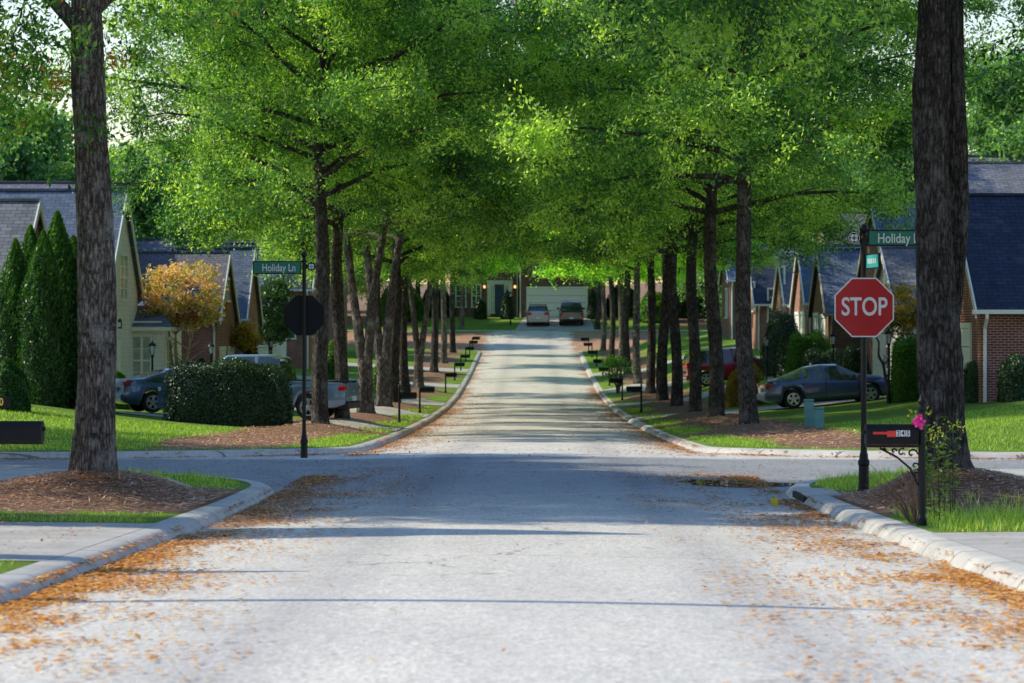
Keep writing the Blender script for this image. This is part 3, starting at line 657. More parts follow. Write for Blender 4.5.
def shrub(label, x, y, rx, ry, h, mat, n=9000, L=.07, W=.04, boxy=False, name='shrub', cat='shrub', seed=1, group=None, z=None, rz=0):
    rs = np.random.RandomState(seed); d = unit(rs.normal(size=(n,3))); d[:,2] = abs(d[:,2])*1.0
    if boxy:
        p = 5.0; m = (abs(d[:,0])**p+abs(d[:,1])**p+(abs(d[:,2]))**p)**(1/p); q = d/m[:,None]
    else: q = d.copy()
    lump = 1+.04*np.sin(q[:,0]*7+seed)+.04*np.sin(q[:,1]*9+q[:,2]*8+seed)
    C = q*np.array([rx,ry,h])*(lump*rs.uniform(.9,1.03,n))[:,None]
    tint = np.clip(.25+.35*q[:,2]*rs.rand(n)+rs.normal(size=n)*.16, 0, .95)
    V, Fq = leaves(C, L, W, rs, N=q*1.3)
    t = thing(name, label, cat, (x, y, (gz(x,y)-.05) if z is None else z), rz, group)
    link(bpy.data.objects.new('foliage', npmesh('foliage', V, Fq, mat, tint)), t)
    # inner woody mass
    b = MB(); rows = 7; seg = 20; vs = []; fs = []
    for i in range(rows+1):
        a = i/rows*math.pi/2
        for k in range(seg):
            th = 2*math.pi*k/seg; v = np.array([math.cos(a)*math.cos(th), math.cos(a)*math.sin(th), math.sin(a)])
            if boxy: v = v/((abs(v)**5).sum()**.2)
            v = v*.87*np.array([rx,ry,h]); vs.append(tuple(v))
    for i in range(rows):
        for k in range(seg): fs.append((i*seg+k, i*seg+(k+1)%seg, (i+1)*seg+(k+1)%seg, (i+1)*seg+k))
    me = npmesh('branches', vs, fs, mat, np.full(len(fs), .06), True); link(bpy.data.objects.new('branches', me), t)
    return t
def shr(label, px0, px1, ytop, Y, mat, seed, boxy=False, **kw):
    x0, x1 = Xat(px0,Y), Xat(px1,Y); x = (x0+x1)/2; r = abs(x1-x0)/2; zb = gz(x,Y)-.05; h = Zat(ytop,Y)-zb
    ry = kw.pop('ry', r if not boxy else .8)
    return shrub(label, x, Y, r, ry, max(.3,h), mat, boxy=boxy, seed=seed, **kw)
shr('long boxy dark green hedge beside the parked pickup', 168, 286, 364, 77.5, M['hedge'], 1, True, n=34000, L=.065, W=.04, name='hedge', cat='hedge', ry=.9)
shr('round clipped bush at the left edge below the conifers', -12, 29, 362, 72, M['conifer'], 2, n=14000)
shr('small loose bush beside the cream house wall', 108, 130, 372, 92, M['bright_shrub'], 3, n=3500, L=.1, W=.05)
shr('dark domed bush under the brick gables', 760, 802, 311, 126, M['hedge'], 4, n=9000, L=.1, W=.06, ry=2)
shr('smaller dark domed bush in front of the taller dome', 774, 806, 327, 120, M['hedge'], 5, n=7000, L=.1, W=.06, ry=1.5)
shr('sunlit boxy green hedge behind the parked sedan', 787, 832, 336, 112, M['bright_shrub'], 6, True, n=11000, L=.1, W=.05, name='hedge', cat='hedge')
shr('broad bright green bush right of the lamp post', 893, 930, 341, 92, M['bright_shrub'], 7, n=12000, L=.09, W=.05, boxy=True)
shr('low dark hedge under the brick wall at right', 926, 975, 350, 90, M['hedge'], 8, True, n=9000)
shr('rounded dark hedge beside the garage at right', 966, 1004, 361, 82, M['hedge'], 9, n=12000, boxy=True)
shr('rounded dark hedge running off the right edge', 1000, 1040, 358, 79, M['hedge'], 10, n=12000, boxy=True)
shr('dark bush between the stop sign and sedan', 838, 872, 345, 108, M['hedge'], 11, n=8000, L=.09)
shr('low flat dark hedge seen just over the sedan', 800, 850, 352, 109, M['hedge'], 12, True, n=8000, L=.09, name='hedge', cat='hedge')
shr('sprawling pale weedy bush left of the sedan', 724, 772, 366, 108, M['autumn2'], 13, n=7000, L=.13, W=.04)
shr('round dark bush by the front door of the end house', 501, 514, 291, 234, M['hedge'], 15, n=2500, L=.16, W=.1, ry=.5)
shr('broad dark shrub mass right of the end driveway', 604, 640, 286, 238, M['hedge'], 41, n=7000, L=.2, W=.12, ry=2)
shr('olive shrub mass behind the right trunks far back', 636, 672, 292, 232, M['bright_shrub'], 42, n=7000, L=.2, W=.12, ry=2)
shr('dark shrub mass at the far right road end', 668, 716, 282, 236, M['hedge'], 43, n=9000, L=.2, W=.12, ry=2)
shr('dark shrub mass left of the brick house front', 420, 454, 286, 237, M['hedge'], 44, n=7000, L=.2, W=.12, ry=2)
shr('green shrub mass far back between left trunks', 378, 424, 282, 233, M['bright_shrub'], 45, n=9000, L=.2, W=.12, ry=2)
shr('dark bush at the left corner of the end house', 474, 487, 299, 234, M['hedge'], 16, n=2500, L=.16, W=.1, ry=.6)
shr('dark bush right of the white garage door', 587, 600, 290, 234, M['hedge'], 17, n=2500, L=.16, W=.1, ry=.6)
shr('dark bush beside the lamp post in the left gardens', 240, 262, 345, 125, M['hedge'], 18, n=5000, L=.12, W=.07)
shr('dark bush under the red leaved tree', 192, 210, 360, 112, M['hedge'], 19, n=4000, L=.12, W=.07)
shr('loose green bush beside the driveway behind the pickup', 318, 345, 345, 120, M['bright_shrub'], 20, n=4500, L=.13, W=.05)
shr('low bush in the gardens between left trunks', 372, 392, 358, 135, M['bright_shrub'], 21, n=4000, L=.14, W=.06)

def small_tree(label, px, Y, top, mat, bark, seed, rw, cbpx, stems=4, n=9000, L=.16, W=.08, name='garden_tree'):
    rs = np.random.RandomState(seed); x = Xat(px, Y); z0 = gz(x,Y)-.05; H = Zat(top,Y)-z0; cb = Zat(cbpx,Y)-z0
    t = thing(name, label, 'tree', (x,Y,z0)); Vs=[]; Fs=[]; off=0; tips=[]
    for i in range(stems):
        a = i*2.4+seed; s = np.linspace(0,1,8)[:,None]; sp = rw*rs.uniform(.35,.75)
        q = np.array([0,0,-.1])+s*np.array([math.cos(a)*sp, math.sin(a)*sp, H*.75])+rs.normal(size=(8,3))*.05*s
        V, Fq = trunk_geo(q, np.linspace(.07,.015,8), 8, rs); Vs.append(V); Fs.append(Fq+off); off += len(V)
        for j in range(5):
            k = rs.randint(2,7); l = rw*rs.uniform(.3,.6); a2 = rs.uniform(0,6.28); w = q[k]+np.linspace(0,1,4)[:,None]*np.array([math.cos(a2)*l, math.sin(a2)*l, l*.7])
            V, Fq = trunk_geo(w, np.linspace(.03,.008,4), 5, rs); Vs.append(V); Fs.append(Fq+off); off += len(V)
    m = n//45; d = unit(rs.normal(size=(m,3)))*(rs.rand(m,1)**.35)
    C0 = d*np.array([rw,rw,(H-cb)/2*1.0])+np.array([0,0,(H+cb)/2]); C0 += .25*np.sin(C0*3+seed)
    C = np.repeat(C0,45,0)+rs.normal(size=(m*45,3))*np.array([.2,.2,.11])
    tint = np.clip(np.repeat(.2+.55*(C0[:,2]-cb)/(H-cb)+rs.normal(size=m)*.2,45)+rs.normal(size=m*45)*.1,0,.95)
    V, Fq = leaves(C, L, W, rs)
    link(bpy.data.objects.new('trunk', npmesh('trunk', np.concatenate(Vs), np.concatenate(Fs), bark, None, True)), t)
    link(bpy.data.objects.new('crown', npmesh('crown', V, Fq, mat, tint)), t); return t
small_tree('orange and red leaved tree with pale stems by the cream house', 179, 104, 268, M['autumn'], M['stemw'], 31, 1.55, 334, 6, 7500, .15,.08)
small_tree('small tree with sparse golden leaves beside the lamp post', 893, 96, 284, M['autumn2'], M['bark'], 32, 1.25, 342, 3, 5000, .15,.09)
small_tree('tall dark evergreen left of the stop sign back', 271, 142, 272, M['hedge'], M['bark'], 33, 1.1, 352, 2, 12000, .16,.09)
small_tree('light green sapling bush among the right trunks', 618, 140, 350, M['bright_shrub'], M['bark_l'], 36, .7, 384, 5, 1100, .14,.06, name='sapling')
small_tree('small olive leaved tree against the brick gable', 243, 124, 322, M['autumn2'], M['bark'], 34, .8, 350, 3, 2500, .15,.08)

# ------------------------------------------------------------------ houses
def roof_mb(mb, x0, x1, y0, y1, ez, rz, axis, ov=.35, th=.14):
    if axis == 'x':
        og = .16
        ym = (y0+y1)/2; sl = (rz-ez)/(ym-y0); lo = ez-sl*ov
        mb.slab((x0-og,y0-ov,lo),(x1+og,y0-ov,lo),(x1+og,ym,rz),(x0-og,ym,rz),th)
        mb.slab((x1+og,y1+ov,lo),(x0-og,y1+ov,lo),(x0-og,ym+.002,rz),(x1+og,ym+.002,rz),th)
        mb.box(x0-og-.01, x1+og+.01, ym-.11, ym+.11, rz-.03, rz+.05)
    elif axis == 'y':
        xm = (x0+x1)/2; sl = (rz-ez)/(xm-x0); lo = ez-sl*ov
        mb.slab((x0-ov,y1+ov,lo),(x0-ov,y0-ov,lo),(xm,y0-ov,rz),(xm,y1+ov,rz),th)
        mb.slab((x1+ov,y0-ov,lo),(x1+ov,y1+ov,lo),(xm+.002,y1+ov,rz),(xm+.002,y0-ov,rz),th)
    else:
        ym = (y0+y1)/2; h = min((y1-y0)/2, (x1-x0)/2); a0, a1 = x0+h, x1-h; o = ov
        if a1 < a0: a0 = a1 = (x0+x1)/2
        A=(x0-o,y0-o,ez-.2); B=(x1+o,y0-o,ez-.2); C_=(x1+o,y1+o,ez-.2); D=(x0-o,y1+o,ez-.2); E=(a0,ym,rz); G=(a1,ym,rz)
        mb.add([A,B,C_,D,E,G], [(0,1,5,4),(2,3,4,5),(1,2,5),(3,0,4),(3,2,1,0)])
def wall_mb(mb, x0, x1, y0, y1, z0, ez, rz, axis):
    mb.box(x0,x1,y0,y1,z0,ez)
    if axis == 'x':
        ym = (y0+y1)/2
        for xx, d in ((x0,.25),(x1-.25,.25)):
            mb.add([(xx,y0,ez),(xx,y1,ez),(xx,ym,rz-.16),(xx+d,y0,ez),(xx+d,y1,ez),(xx+d,ym,rz-.16)], [(0,1,2),(5,4,3),(0,2,5,3),(1,4,5,2)])
    if axis == 'y':
        xm = (x0+x1)/2
        for yy, d in ((y0,.25),(y1-.25,.25)):
            mb.add([(x0,yy,ez),(x1,yy,ez),(xm,yy,rz-.16),(x0,yy+d,ez),(x1,yy+d,ez),(xm,yy+d,rz-.16)], [(0,1,2),(5,4,3),(0,2,5,3),(1,4,5,2)])
def house(label, blocks, wall, roof, trim, feats=(), chim=None, group='brick and siding houses along the street', gut=True, front=None, zbase=None, name='house'):
    b0 = blocks[0]; ox, oy = (b0[0]+b0[1])/2, (b0[2]+b0[3])/2
    zb = min(gz(b[i], b[j]) for b in blocks for i in (0,1) for j in (2,3))-.4 if zbase is None else zbase
    org = (ox, oy, zb); t = thing(name, label, 'house', org, 0, group)
    for bi, (x0,x1,y0,y1,ez,rz,ax) in enumerate(blocks):
        w = MB(); wall_mb(w, x0,x1,y0,y1,zb+bi*.011,ez,rz,ax); w.build('wall', wall, t, org)
        r = MB(); roof_mb(r, x0,x1,y0,y1,ez,rz,ax); ro = r.build('roof', roof, t, org)
        if chim and bi == 0:
            cx, cy, cz = chim; c = MB(); c.box(cx-.4,cx+.4,cy-.3,cy+.3,ez,cz).box(cx-.47,cx+.47,cy-.37,cy+.37,cz+.002,cz+.12); c.build('chimney', wall, ro, org)
        f = MB(); fr = front if bi == 0 else None
        if ax == 'x':
            ym = (y0+y1)/2; sl = (rz-ez)/(ym-y0); lo = ez-sl*.35
            for xx in ((x1+.163, x1+.21), (x0-.21, x0-.163)):
                for s, ya in ((-1, y0-.36), (1, y1+.36)):
                    f = MB(); f.add([(xx[0],ya,lo+.02),(xx[0],ya,lo-.26),(xx[0],ym,rz-.26),(xx[0],ym,rz+.02),(xx[1],ya,lo+.02),(xx[1],ya,lo-.26),(xx[1],ym,rz-.26),(xx[1],ym,rz+.02)],
                          [(0,1,2,3),(7,6,5,4),(0,4,5,1),(3,2,6,7),(0,3,7,4),(1,5,6,2)]); f.build('rake_board', trim, t, org)
            if gut:
                for ya in (y0-.47, y1+.36):
                    g = MB(); g.box(x0-.3, x1+.3, ya, ya+.11, lo-.13, lo-.01); g.build('gutter', trim, t, org)
                xf = x1-.12 if x1 < 0 else x0+.12
                d = MB(); d.tube([(xf,y0-.42,lo-.1),(xf,y0-.42,lo-.25),(xf,y0-.07,lo-.55),(xf,y0-.07,zb+.5),(xf,y0-.2,zb+.42)], .05, 8); d.build('downspout', trim, t, org)
        elif ax == 'h':
            f.box(x0-.37,x1+.37,y0-.37,y1+.37,ez-.36,ez-.215); f.build('fascia', trim, t, org)
    for ft in feats:
        kind, face, c0, c1, z0, z1, pos = ft[:7]; fm = ft[7] if len(ft) > 7 else None
        def rect(mb, a0, a1, b0_, b1_, d0, d1):   # a along wall, b vertical, d outward
            if face == 'x+': mb.box(pos+d0,pos+d1,a0,a1,b0_,b1_)
            elif face == 'x-': mb.box(pos-d1,pos-d0,a0,a1,b0_,b1_)
            else: mb.box(a0,a1,pos-d1,pos-d0,b0_,b1_)
        if kind == 'window':
            m = MB(); w = .09
            rect(m,c0-w,c0,z0,z1,-.02,.07); rect(m,c1,c1+w,z0,z1,-.02,.07); rect(m,c0-w,c1+w,z1+.001,z1+w+.03,-.02,.09); rect(m,c0-w-.04,c1+w+.04,z0-.09,z0-.001,-.02,.12)
            mid = (c0+c1)/2; zm = (z0+z1)/2
            rect(m,mid-.045,mid+.045,z0,z1,-.02,.06); rect(m,c0,mid-.046,zm-.03,zm+.03,-.02,.05); rect(m,mid+.046,c1,zm-.03,zm+.03,-.02,.05)
            for q in (.25,.75):
                zz = z0+(z1-z0)*q; rect(m,c0,mid-.046,zz-.012,zz+.012,-.02,.04); rect(m,mid+.046,c1,zz-.012,zz+.012,-.02,.04)
            o = m.build('window', M['trim'], t, org)
            p = MB(); rect(p,c0,c1,z0,z1,0,.02); p.build('pane', fm or M['glass'], o, org)
        elif kind == 'garage':
            m = MB(); rect(m,c0-.14,c0,z0,z1,-.02,.06); rect(m,c1,c1+.14,z0,z1,-.02,.06); rect(m,c0-.14,c1+.14,z1+.001,z1+.16,-.02,.07)
            n = 4
            for i in range(n):
                a, b = z0+(z1-z0)*i/n, z0+(z1-z0)*(i+1)/n; rect(m,c0+.001,c1-.001,a+.012,b-.012,-.02,.03)
                k = max(2,int(round((c1-c0)/.62)))
                for j in range(k):
                    u0 = c0+(c1-c0)*j/k+.08; u1 = c0+(c1-c0)*(j+1)/k-.08; rect(m,u0,u1,a+.1,b-.1,.031,.042)
            m.build('garage_door', fm or M['door'], t, org)
        elif kind == 'door':
            m = MB(); rect(m,c0,c1,z0,z1,-.02,.05); rect(m,c0+.12,c1-.12,z0+.2,(z0+z1)/2-.1,.051,.07); rect(m,c0+.12,c1-.12,(z0+z1)/2+.1,z1-.15,.051,.07)
            o = m.build('door', fm or M['trim'], t, org); h = MB(); rect(h,c1-.12,c1-.07,z0+.95,z0+1.1,.055,.12); h.build('handle', M['gold'], o, org)
        elif kind == 'panel':
            m = MB(); rect(m,c0,c1,z0,z1,-.02,.05); m.build(ft[8] if len(ft) > 8 else 'trim_board', fm or M['trim'], t, org)
        elif kind == 'lantern':
            m = MB(); rect(m,c0-.005,c1+.005,z0-.05,z1+.07,-.01,.015); rect(m,c0,c1,z1,z1+.06,.01,.22); rect(m,(c0+c1)/2-.03,(c0+c1)/2+.03,z1+.06,z1+.12,.02,.1); rect(m,c0,c1,z0-.04,z0,0,.2)
            o = m.build('lantern', M['black'], t, org); g = MB(); rect(g,c0+.02,c1-.02,z0+.001,z1-.001,.02,.18); g.build('lantern_glass', fm or M['lampg'], o, org)
    return t
Z = Zat
# left
house('brick house with grey shingled roof at the left edge', [(-28,-14.9,79.8,88.2,Z(313,79.8),Z(200,84),'x')], M['brick'], M['roof'], M['creamt'],
      [('window','y',-17.4,-16.2,Z(400,80)+1.2,Z(400,80)+2.6,79.8)])
house('house with broad plum roof behind the left edge house', [(-40,-17.6,112,124,5.6,Z(182,118),'x'),(-21,-19.2,120,126,8.4,9.9,'x')], M['brick'], M['roof_p'], M['creamt'])
cy0, cy1 = 95.5, 103.4
house('cream sided house with tall window and dark hip roofed wing', [(-27,-14.5,cy0,cy1,Z(289,103.5),Z(190,99.5),'x'),(-14.9,-13.45,102.2,108,Z(321,102),Z(292,104),'h')], M['cream'], M['roof_b'], M['creamt'],
      [('window','x+',98.6,100.4,Z(299,99.5),Z(256,99.5),-14.5,M['curtain']),('window','y',Xat(133,102.2),Xat(150,102.2),Z(384,102),Z(337,102),102.2,M['curtain']),
       ('window','x+',103.2,104.4,Z(384,103),Z(340,103),-13.45,M['curtain']),('lantern','y',Xat(118.2,95.5),Xat(121.5,95.5),Z(327,95),Z(322,95),95.5),
       ('panel','y',-27,-14.48,Z(341,95.5),Z(333,95.5),95.5),('garage','x+',96.4,98.6,Z(392,97),Z(345,97),-14.5)])
house('red brick house with plum roof and white corner downspout', [(-27,-13.25,118.5,125.5,Z(312,118.5),Z(252,122),'x'),(-24,-17,126,137,5.2,Z(240,132),'x')], M['brick'], M['roof_p'], M['creamt'],
      [('garage','x+',119.4,121.4,Z(398,122),Z(350,122),-13.25),('garage','x+',122.6,124.6,Z(398,122),Z(350,122),-13.25),('window','x+',121.4,122.7,Z(300,122),Z(280,122),-13.25)])
house('brick house with pale blue gable roof left of the green sign', [(-27,-13.2,129,136,Z(312,129),Z(248,132.5),'x')], M['brick'], M['roof_b'], M['creamt'],
      [('garage','x+',130,132.2,Z(398,132),Z(350,132),-13.2),('garage','x+',132.8,135,Z(398,132),Z(350,132),-13.2)])
house('white trimmed house with deep blue roof behind the sign back', [(-27,-13.4,146,154,Z(302,146),Z(258,150),'x')], M['white_s'], M['roof_b'], M['trim'],
      [('window','x+',148.5,150,Z(340,150),Z(318,150),-13.4),('window','y',-15.2,-13.9,Z(345,146),Z(316,146),146)])
house('distant brick house seen between the left trunks', [(-26,-12.9,164,172,6.3,8.9,'x')], M['brick'], M['roof_d'], M['trim'],
      [('window','x+',165.5,167,3.3,5.2,-12.9),('garage','x+',168,171,1.9,4.1,-12.9),('window','y',-15,-13.8,3.2,5.0,164)])
house('farthest left brick house with white window trim', [(-26,-12.6,184,193,7,9.8,'x')], M['brickd'], M['roof_b'], M['trim'],
      [('window','x+',186,187.6,4.2,6.2,-12.6),('window','y',-14.8,-13.4,4.2,6.1,184),('window','y',-18,-16.6,4.2,6.1,184)])
# right
def zg(px, Y): return gz(Xat(px,Y)+.3, Y)
house('brick house with large navy roof at the right edge', [(13,27,80.9,89.1,Z(300,80.9),Z(195,85),'x')], M['brick_r'], M['roof_d'], M['trim'],
      [('garage','x-',82.6,85.4,gz(13,84),gz(13,84)+2.2,13),('garage','x-',85.9,88.3,gz(13,84),gz(13,84)+2.2,13)])
house('white sided house with grey roof between stop sign and near trunk', [(13,24,98.6,106.4,Z(306,98.6),Z(247,102.5),'x'),(16.2,34,99.5,111.5,6.8,Z(163,105.5),'x')], M['white_s'], M['roof'], M['trim'],
      [('window','x-',100.5,102,gz(13,101)+1,gz(13,101)+2.6,13),('garage','x-',102.8,105.6,gz(13,104),gz(13,104)+2.2,13)])
house('brick house with blue roof directly behind the stop sign', [(13,26,122,129,Z(307,122),Z(249,125.4),'x'),(14.4,30,113,121.7,6.0,Z(199,117.5),'x')], M['brick2'], M['roof_b'], M['tan'],
      [('garage','x-',123,125,gz(13,124),gz(13,124)+2.4,13),('garage','x-',125.9,128,gz(13,126),gz(13,126)+2.4,13)])
house('brick house with narrow cream gable left of the stop sign', [(12.9,26,130.3,136.7,Z(297,130.3),Z(245,133.5),'x')], M['brickp'], M['roof_b'], M['trim'],
      [('garage','x-',131.2,133.1,gz(13,132),gz(13,132)+2.4,12.9),('garage','x-',133.9,135.8,gz(13,134),gz(13,134)+2.4,12.9)])
house('rose brick house with plum roof and upper blue gable', [(13.1,26,142.8,149.2,Z(299,142.8),Z(257,146),'x'),(16.1,30,150,160,7.6,Z(213,155),'x')], M['brickp'], M['roof_p'], M['trim'],
      [('window','x-',144,145.4,5.4,6.8,13.1),('garage','x-',146,148.6,gz(13,147),gz(13,147)+2.4,13.1),('window','y',14,15.2,gz(14,143)+1,gz(14,143)+2.6,142.8)])
house('rose brick house with white windows beside the right trunks', [(13.1,26,162,169,Z(300,162),Z(262,165),'x')], M['brickp'], M['roof_d'], M['trim'],
      [('window','x-',163.2,164.6,4.8,6.4,13.1),('window','y',13.8,15,4.2,6,162)])
house('distant brick house low behind the right trunks', [(13,26,182,190,7.2,9.4,'x')], M['brickd'], M['roof_b'], M['trim'],
      [('window','x-',184,185.5,4.6,6.4,13),('window','y',14,15.4,4.4,6.2,182)])
house('grey roofed house high on the hill at the right edge', [(20,36,128,138,8.6,11.8,'x')], M['white_s'], M['roof'], M['trim'])
# end house
ye = 236.0; zh = gz(0, 236); X = lambda px: Xat(px, ye)
house('brick house with wide white garage door closing the street', [(X(519),X(604),236,248,zh+5.6,zh+8.6,'x'),(X(450),X(518.6),237.2,247,zh+5.8,zh+8.9,'x')], M['brickd'], M['roof_d'], M['trim'],
      [('garage','y',X(528),X(586),zh+.02,Z(288.5,ye),236),('panel','y',X(487),X(490.2),zh+.1,Z(284,ye),237.2),('panel','y',X(508.8),X(512),zh+.1,Z(284,ye),237.2),
       ('panel','y',X(486.4),X(512.6),Z(284,ye)+.003,Z(280,ye),237.2),('window','y',X(491),X(493.4),zh+.4,Z(285.5,ye),237.2,M['curtain']),('window','y',X(505),X(508),zh+.4,Z(285.5,ye),237.2,M['curtain']),
       ('door','y',X(494.6),X(504),zh+.12,Z(285.5,ye),237.2,M['blue_door']),('window','y',X(472),X(480),zh+.9,Z(285,ye),237.2),('window','y',X(456),X(465),zh+.9,Z(285,ye),237.2),
       ('lantern','y',X(483),X(485.4),Z(288,ye),Z(285,ye),237.2,M['lit']),('lantern','y',X(513.6),X(516),Z(288,ye),Z(285,ye),237.2,M['lit']),('lantern','y',X(555.5),X(558),Z(286.8,ye),Z(284,ye),236),
       ('window','y',X(534),X(546),zh+3.6,zh+5.1,236),('window','y',X(568),X(580),zh+3.6,zh+5.1,236)], gut=True)

# ------------------------------------------------------------------ vehicles
def wheel(parent, x, y, rad=.33, wd=.22, side=-1):
    b = MB(); b.lathe([(rad*.62,-wd/2+.04),(rad*.66,-wd/2),(rad*.93,-wd/2),(rad,-wd/2+.035),(rad,wd/2-.035),(rad*.93,wd/2),(rad*.66,wd/2),(rad*.62,wd/2-.04)], 28, (x,y,rad), 'y')
    w = b.build('wheel', M['tyre'], parent, smooth=False)
    r = MB(); s = side
    yo = y+s*wd*.5
    r.lathe([(rad*.67,0),(rad*.67,s*.012),(rad*.58,s*.014),(rad*.56,-s*.05)], 28, (x,yo,rad), 'y', False)
    r.lathe([(.075,0),(.07,.03),(.02,.035)], 12, (x,yo,rad), 'y')
    for k in range(5):
        a = k*2*math.pi/5+.3; c, sn = math.cos(a), math.sin(a); o = .035; q = rad*.6
        y2 = yo+s*.012; y3 = yo-s*.025
        pts = [(x+c*.05-sn*o, rad+sn*.05+c*o),(x+c*q-sn*o*1.5, rad+sn*q+c*o*1.5),(x+c*q+sn*o*1.5, rad+sn*q-c*o*1.5),(x+c*.05+sn*o, rad+sn*.05-c*o)]
        r.add([(p[0],y2,p[1]) for p in pts]+[(p[0],y3,p[1]) for p in pts], [(0,1,2,3),(7,6,5,4),(0,4,5,1),(1,5,6,2),(2,6,7,3),(3,7,4,0)])
    r.build('rim', M['rim'], w)
    d = MB(); d.lathe([(rad*.64,0),(rad*.64,.006)], 20, (x,yo-s*.035+(0 if s > 0 else 0),rad), 'y'); d.build('brake_disc', M['dark'], w)
def car(name, label, cat, paint, prof, W, wheels, belt, glassx, loc, heading, bed=None, glass='carglass', pillars=(), hw=None, wr=.33, roofw=.72, taily=(.75,.92), headz=.68, rails=False, group=None, sill=.22):
    """prof: list of (x, ztop) from tail (x=0) to nose; glassx: (rear base, rear top, front top, front base)"""
    L = prof[-1][0]; t = thing(name, label, cat, loc, heading, group)
    px = [p[0] for p in prof]; pz = [p[1] for p in prof]
    g0, g1, g2, g3 = glassx; arch = wr+.055
    xs_ = sorted(set([round(v,3) for v in list(np.linspace(0,L,46))+[g0,g1,g2,g3]+[w+dx for w in wheels for dx in (-arch,-arch*.7,-arch*.35,0,arch*.35,arch*.7,arch)]+[q+d for q in pillars for d in (-.05,.05)]+([bed[0],bed[0]+.04] if bed else [])]))
    rings = []
    for x in xs_:
        u = x/L; w = W/2*(1-.10*max(0,(.14-u)/.14)**2-.16*max(0,(u-.84)/.16)**2)
        zt = float(np.interp(x, px, pz)); bz = float(np.interp(x, [0, L*.35, L], [belt[0], belt[1], belt[2]]))
        zb = sill+.10*max(0,(.06-u)/.06)+.06*max(0,(u-.93)/.07)
        for wx in wheels:
            if abs(x-wx) < arch+1e-6: zb = max(zb, wr+math.sqrt(max(0, arch**2-(x-wx)**2)))
        cab = g0 < x < g3; bz = min(bz, zt-.03)
        k = np.interp(zt, [bz+.03, bz+.5], [.97, roofw]); 
        wr_ = w*k; zmid = max(zb+.02, sill+.28)
        rings.append([(x,0,zb),(x,w*.9,zb),(x,w*.985,zb+.03),(x,w,max(zb+.05,zmid)),(x,w*.985,bz-.09 if bz-.09 > zb+.07 else zb+.07),(x,w*.95,max(bz,zb+.09)),(x,wr_,max(zt-.045,bz+.005)),(x,wr_*.86,zt-.005),(x,0,zt+.015)])
    def emit(sel, mat, nm, off=0):
        b = MB(); idx = {}
        for i in range(len(rings)-1):
            for k in range(8):
                if not sel(i, k): continue
                for s in (1, -1):
                    q = [rings[i][k], rings[i+1][k], rings[i+1][k+1], rings[i][k+1]]; ids = []
                    for p in q:
                        key = (round(p[0],4), round(p[1]*s,4), round(p[2],4))
                        if key not in idx: idx[key] = len(b.v); b.v.append(key)
                        ids.append(idx[key])
                    if len(set(ids)) >= 3: b.f.append(tuple(ids if s > 0 else ids[::-1]))
        return b
    def isglass(i, k):
        xm = (xs_[i]+xs_[i+1])/2
        if not (g0 < xm < g3): return False
        if any(abs(xm-q) < .05 for q in pillars): return k in (7,) and (xm < g1-.03 or xm > g2+.03) or (k == 6 and (xm < g1-.03 or xm > g2+.03))
        if k == 5: return g0+.10 < xm < g3-.12
        if k in (6,7): return xm < g1-.03 or xm > g2+.03
        return False
    b = emit(lambda i,k: not isglass(i,k), paint, 'body')
    for r, rev in ((rings[0], False), (rings[-1], True)):
        vs = [(p[0], p[1], p[2]) for p in r]+[(p[0], -p[1], p[2]) for p in r[::-1]]; b.add(vs, [tuple(range(len(vs)))])
    body = b.build('body', paint, t, smooth=True)
    gl = emit(isglass, M[glass], 'window').build('window', M[glass], t, smooth=True)
    # trim seams, handles, mirrors, lamps, bumpers
    s = MB()
    for sy in (1,-1):
        for q in pillars:
            s.box(q-.008,q+.008, sy*(W/2*.93), sy*(W/2+.004), sill+.08, belt[1]-.06)
        s.box(g3-.12,g3-.10, sy*(W/2*.93), sy*(W/2+.004), sill+.08, belt[1]-.1)
        s.box(wheels[0]+arch, wheels[1]-arch, sy*(W/2*.90), sy*(W/2*.99), sill-.05, sill+.03)
    s.build('door_seam', M['blackbox'], t)
    for sy in (1,-1):
        m = MB(); m.box(g3-.42,g3-.24, sy*(W/2-.04), sy*(W/2+.16), belt[1]-.02, belt[1]+.13); m.build('mirror', paint if not bed else M['black'], t, bevel=.03)
        for q in pillars[:2]:
            h = MB(); h.box(q+.12,q+.30, sy*(W/2-.01), sy*(W/2+.025), belt[1]-.17, belt[1]-.135); h.build('door_handle', paint, t, bevel=.006)
        z0, z1 = taily; l = MB(); l.box(-.02,.22, sy*(W/2*.56), sy*(W/2*.955), z0, z1); l.build('tail_light', M['tail'], t, bevel=.03)
        l = MB(); l.box(L-.30,L-.02, sy*(W/2*.50), sy*(W/2*.87), headz-.07, headz+.06); l.build('headlight', M['head'], t, bevel=.03)
        for wx in wheels: wheel(t, wx, sy*(W/2-.125), wr, .22, sy)
    m = MB(); m.box(-.07,.25,-W/2*.88,W/2*.88,.34,.56); m.build('bumper', M['black'] if bed else paint, t, bevel=.05)
    m = MB(); m.box(L-.15,L+.04,-W/2*.76,W/2*.76,.28,.46); m.build('bumper', paint, t, bevel=.05)
    m = MB(); m.box(L-.06,L+.02,-W/2*.45,W/2*.45,.50,.62); m.build('grille', M['blackbox'], t, bevel=.01)
    m = MB(); m.box(-.085,-.02,-.17,.17,.58 if bed else .62,.72 if bed else .76); m.build('licence_plate', M['signw'], t)
    if bed:
        m = MB(); m.box(.06,bed[0]-.06,-W/2*.84,W/2*.84,prof[1][1]-.02,prof[1][1]+.03); m.build('truck_bed', M['dark'], t)
        m = MB(); m.box(-.03,.0,-W/2*.74,W/2*.74,.64,prof[1][1]-.03).box(-.05,-.03,-.10,.10,.86,.93); m.build('tailgate', paint, t, bevel=.015)
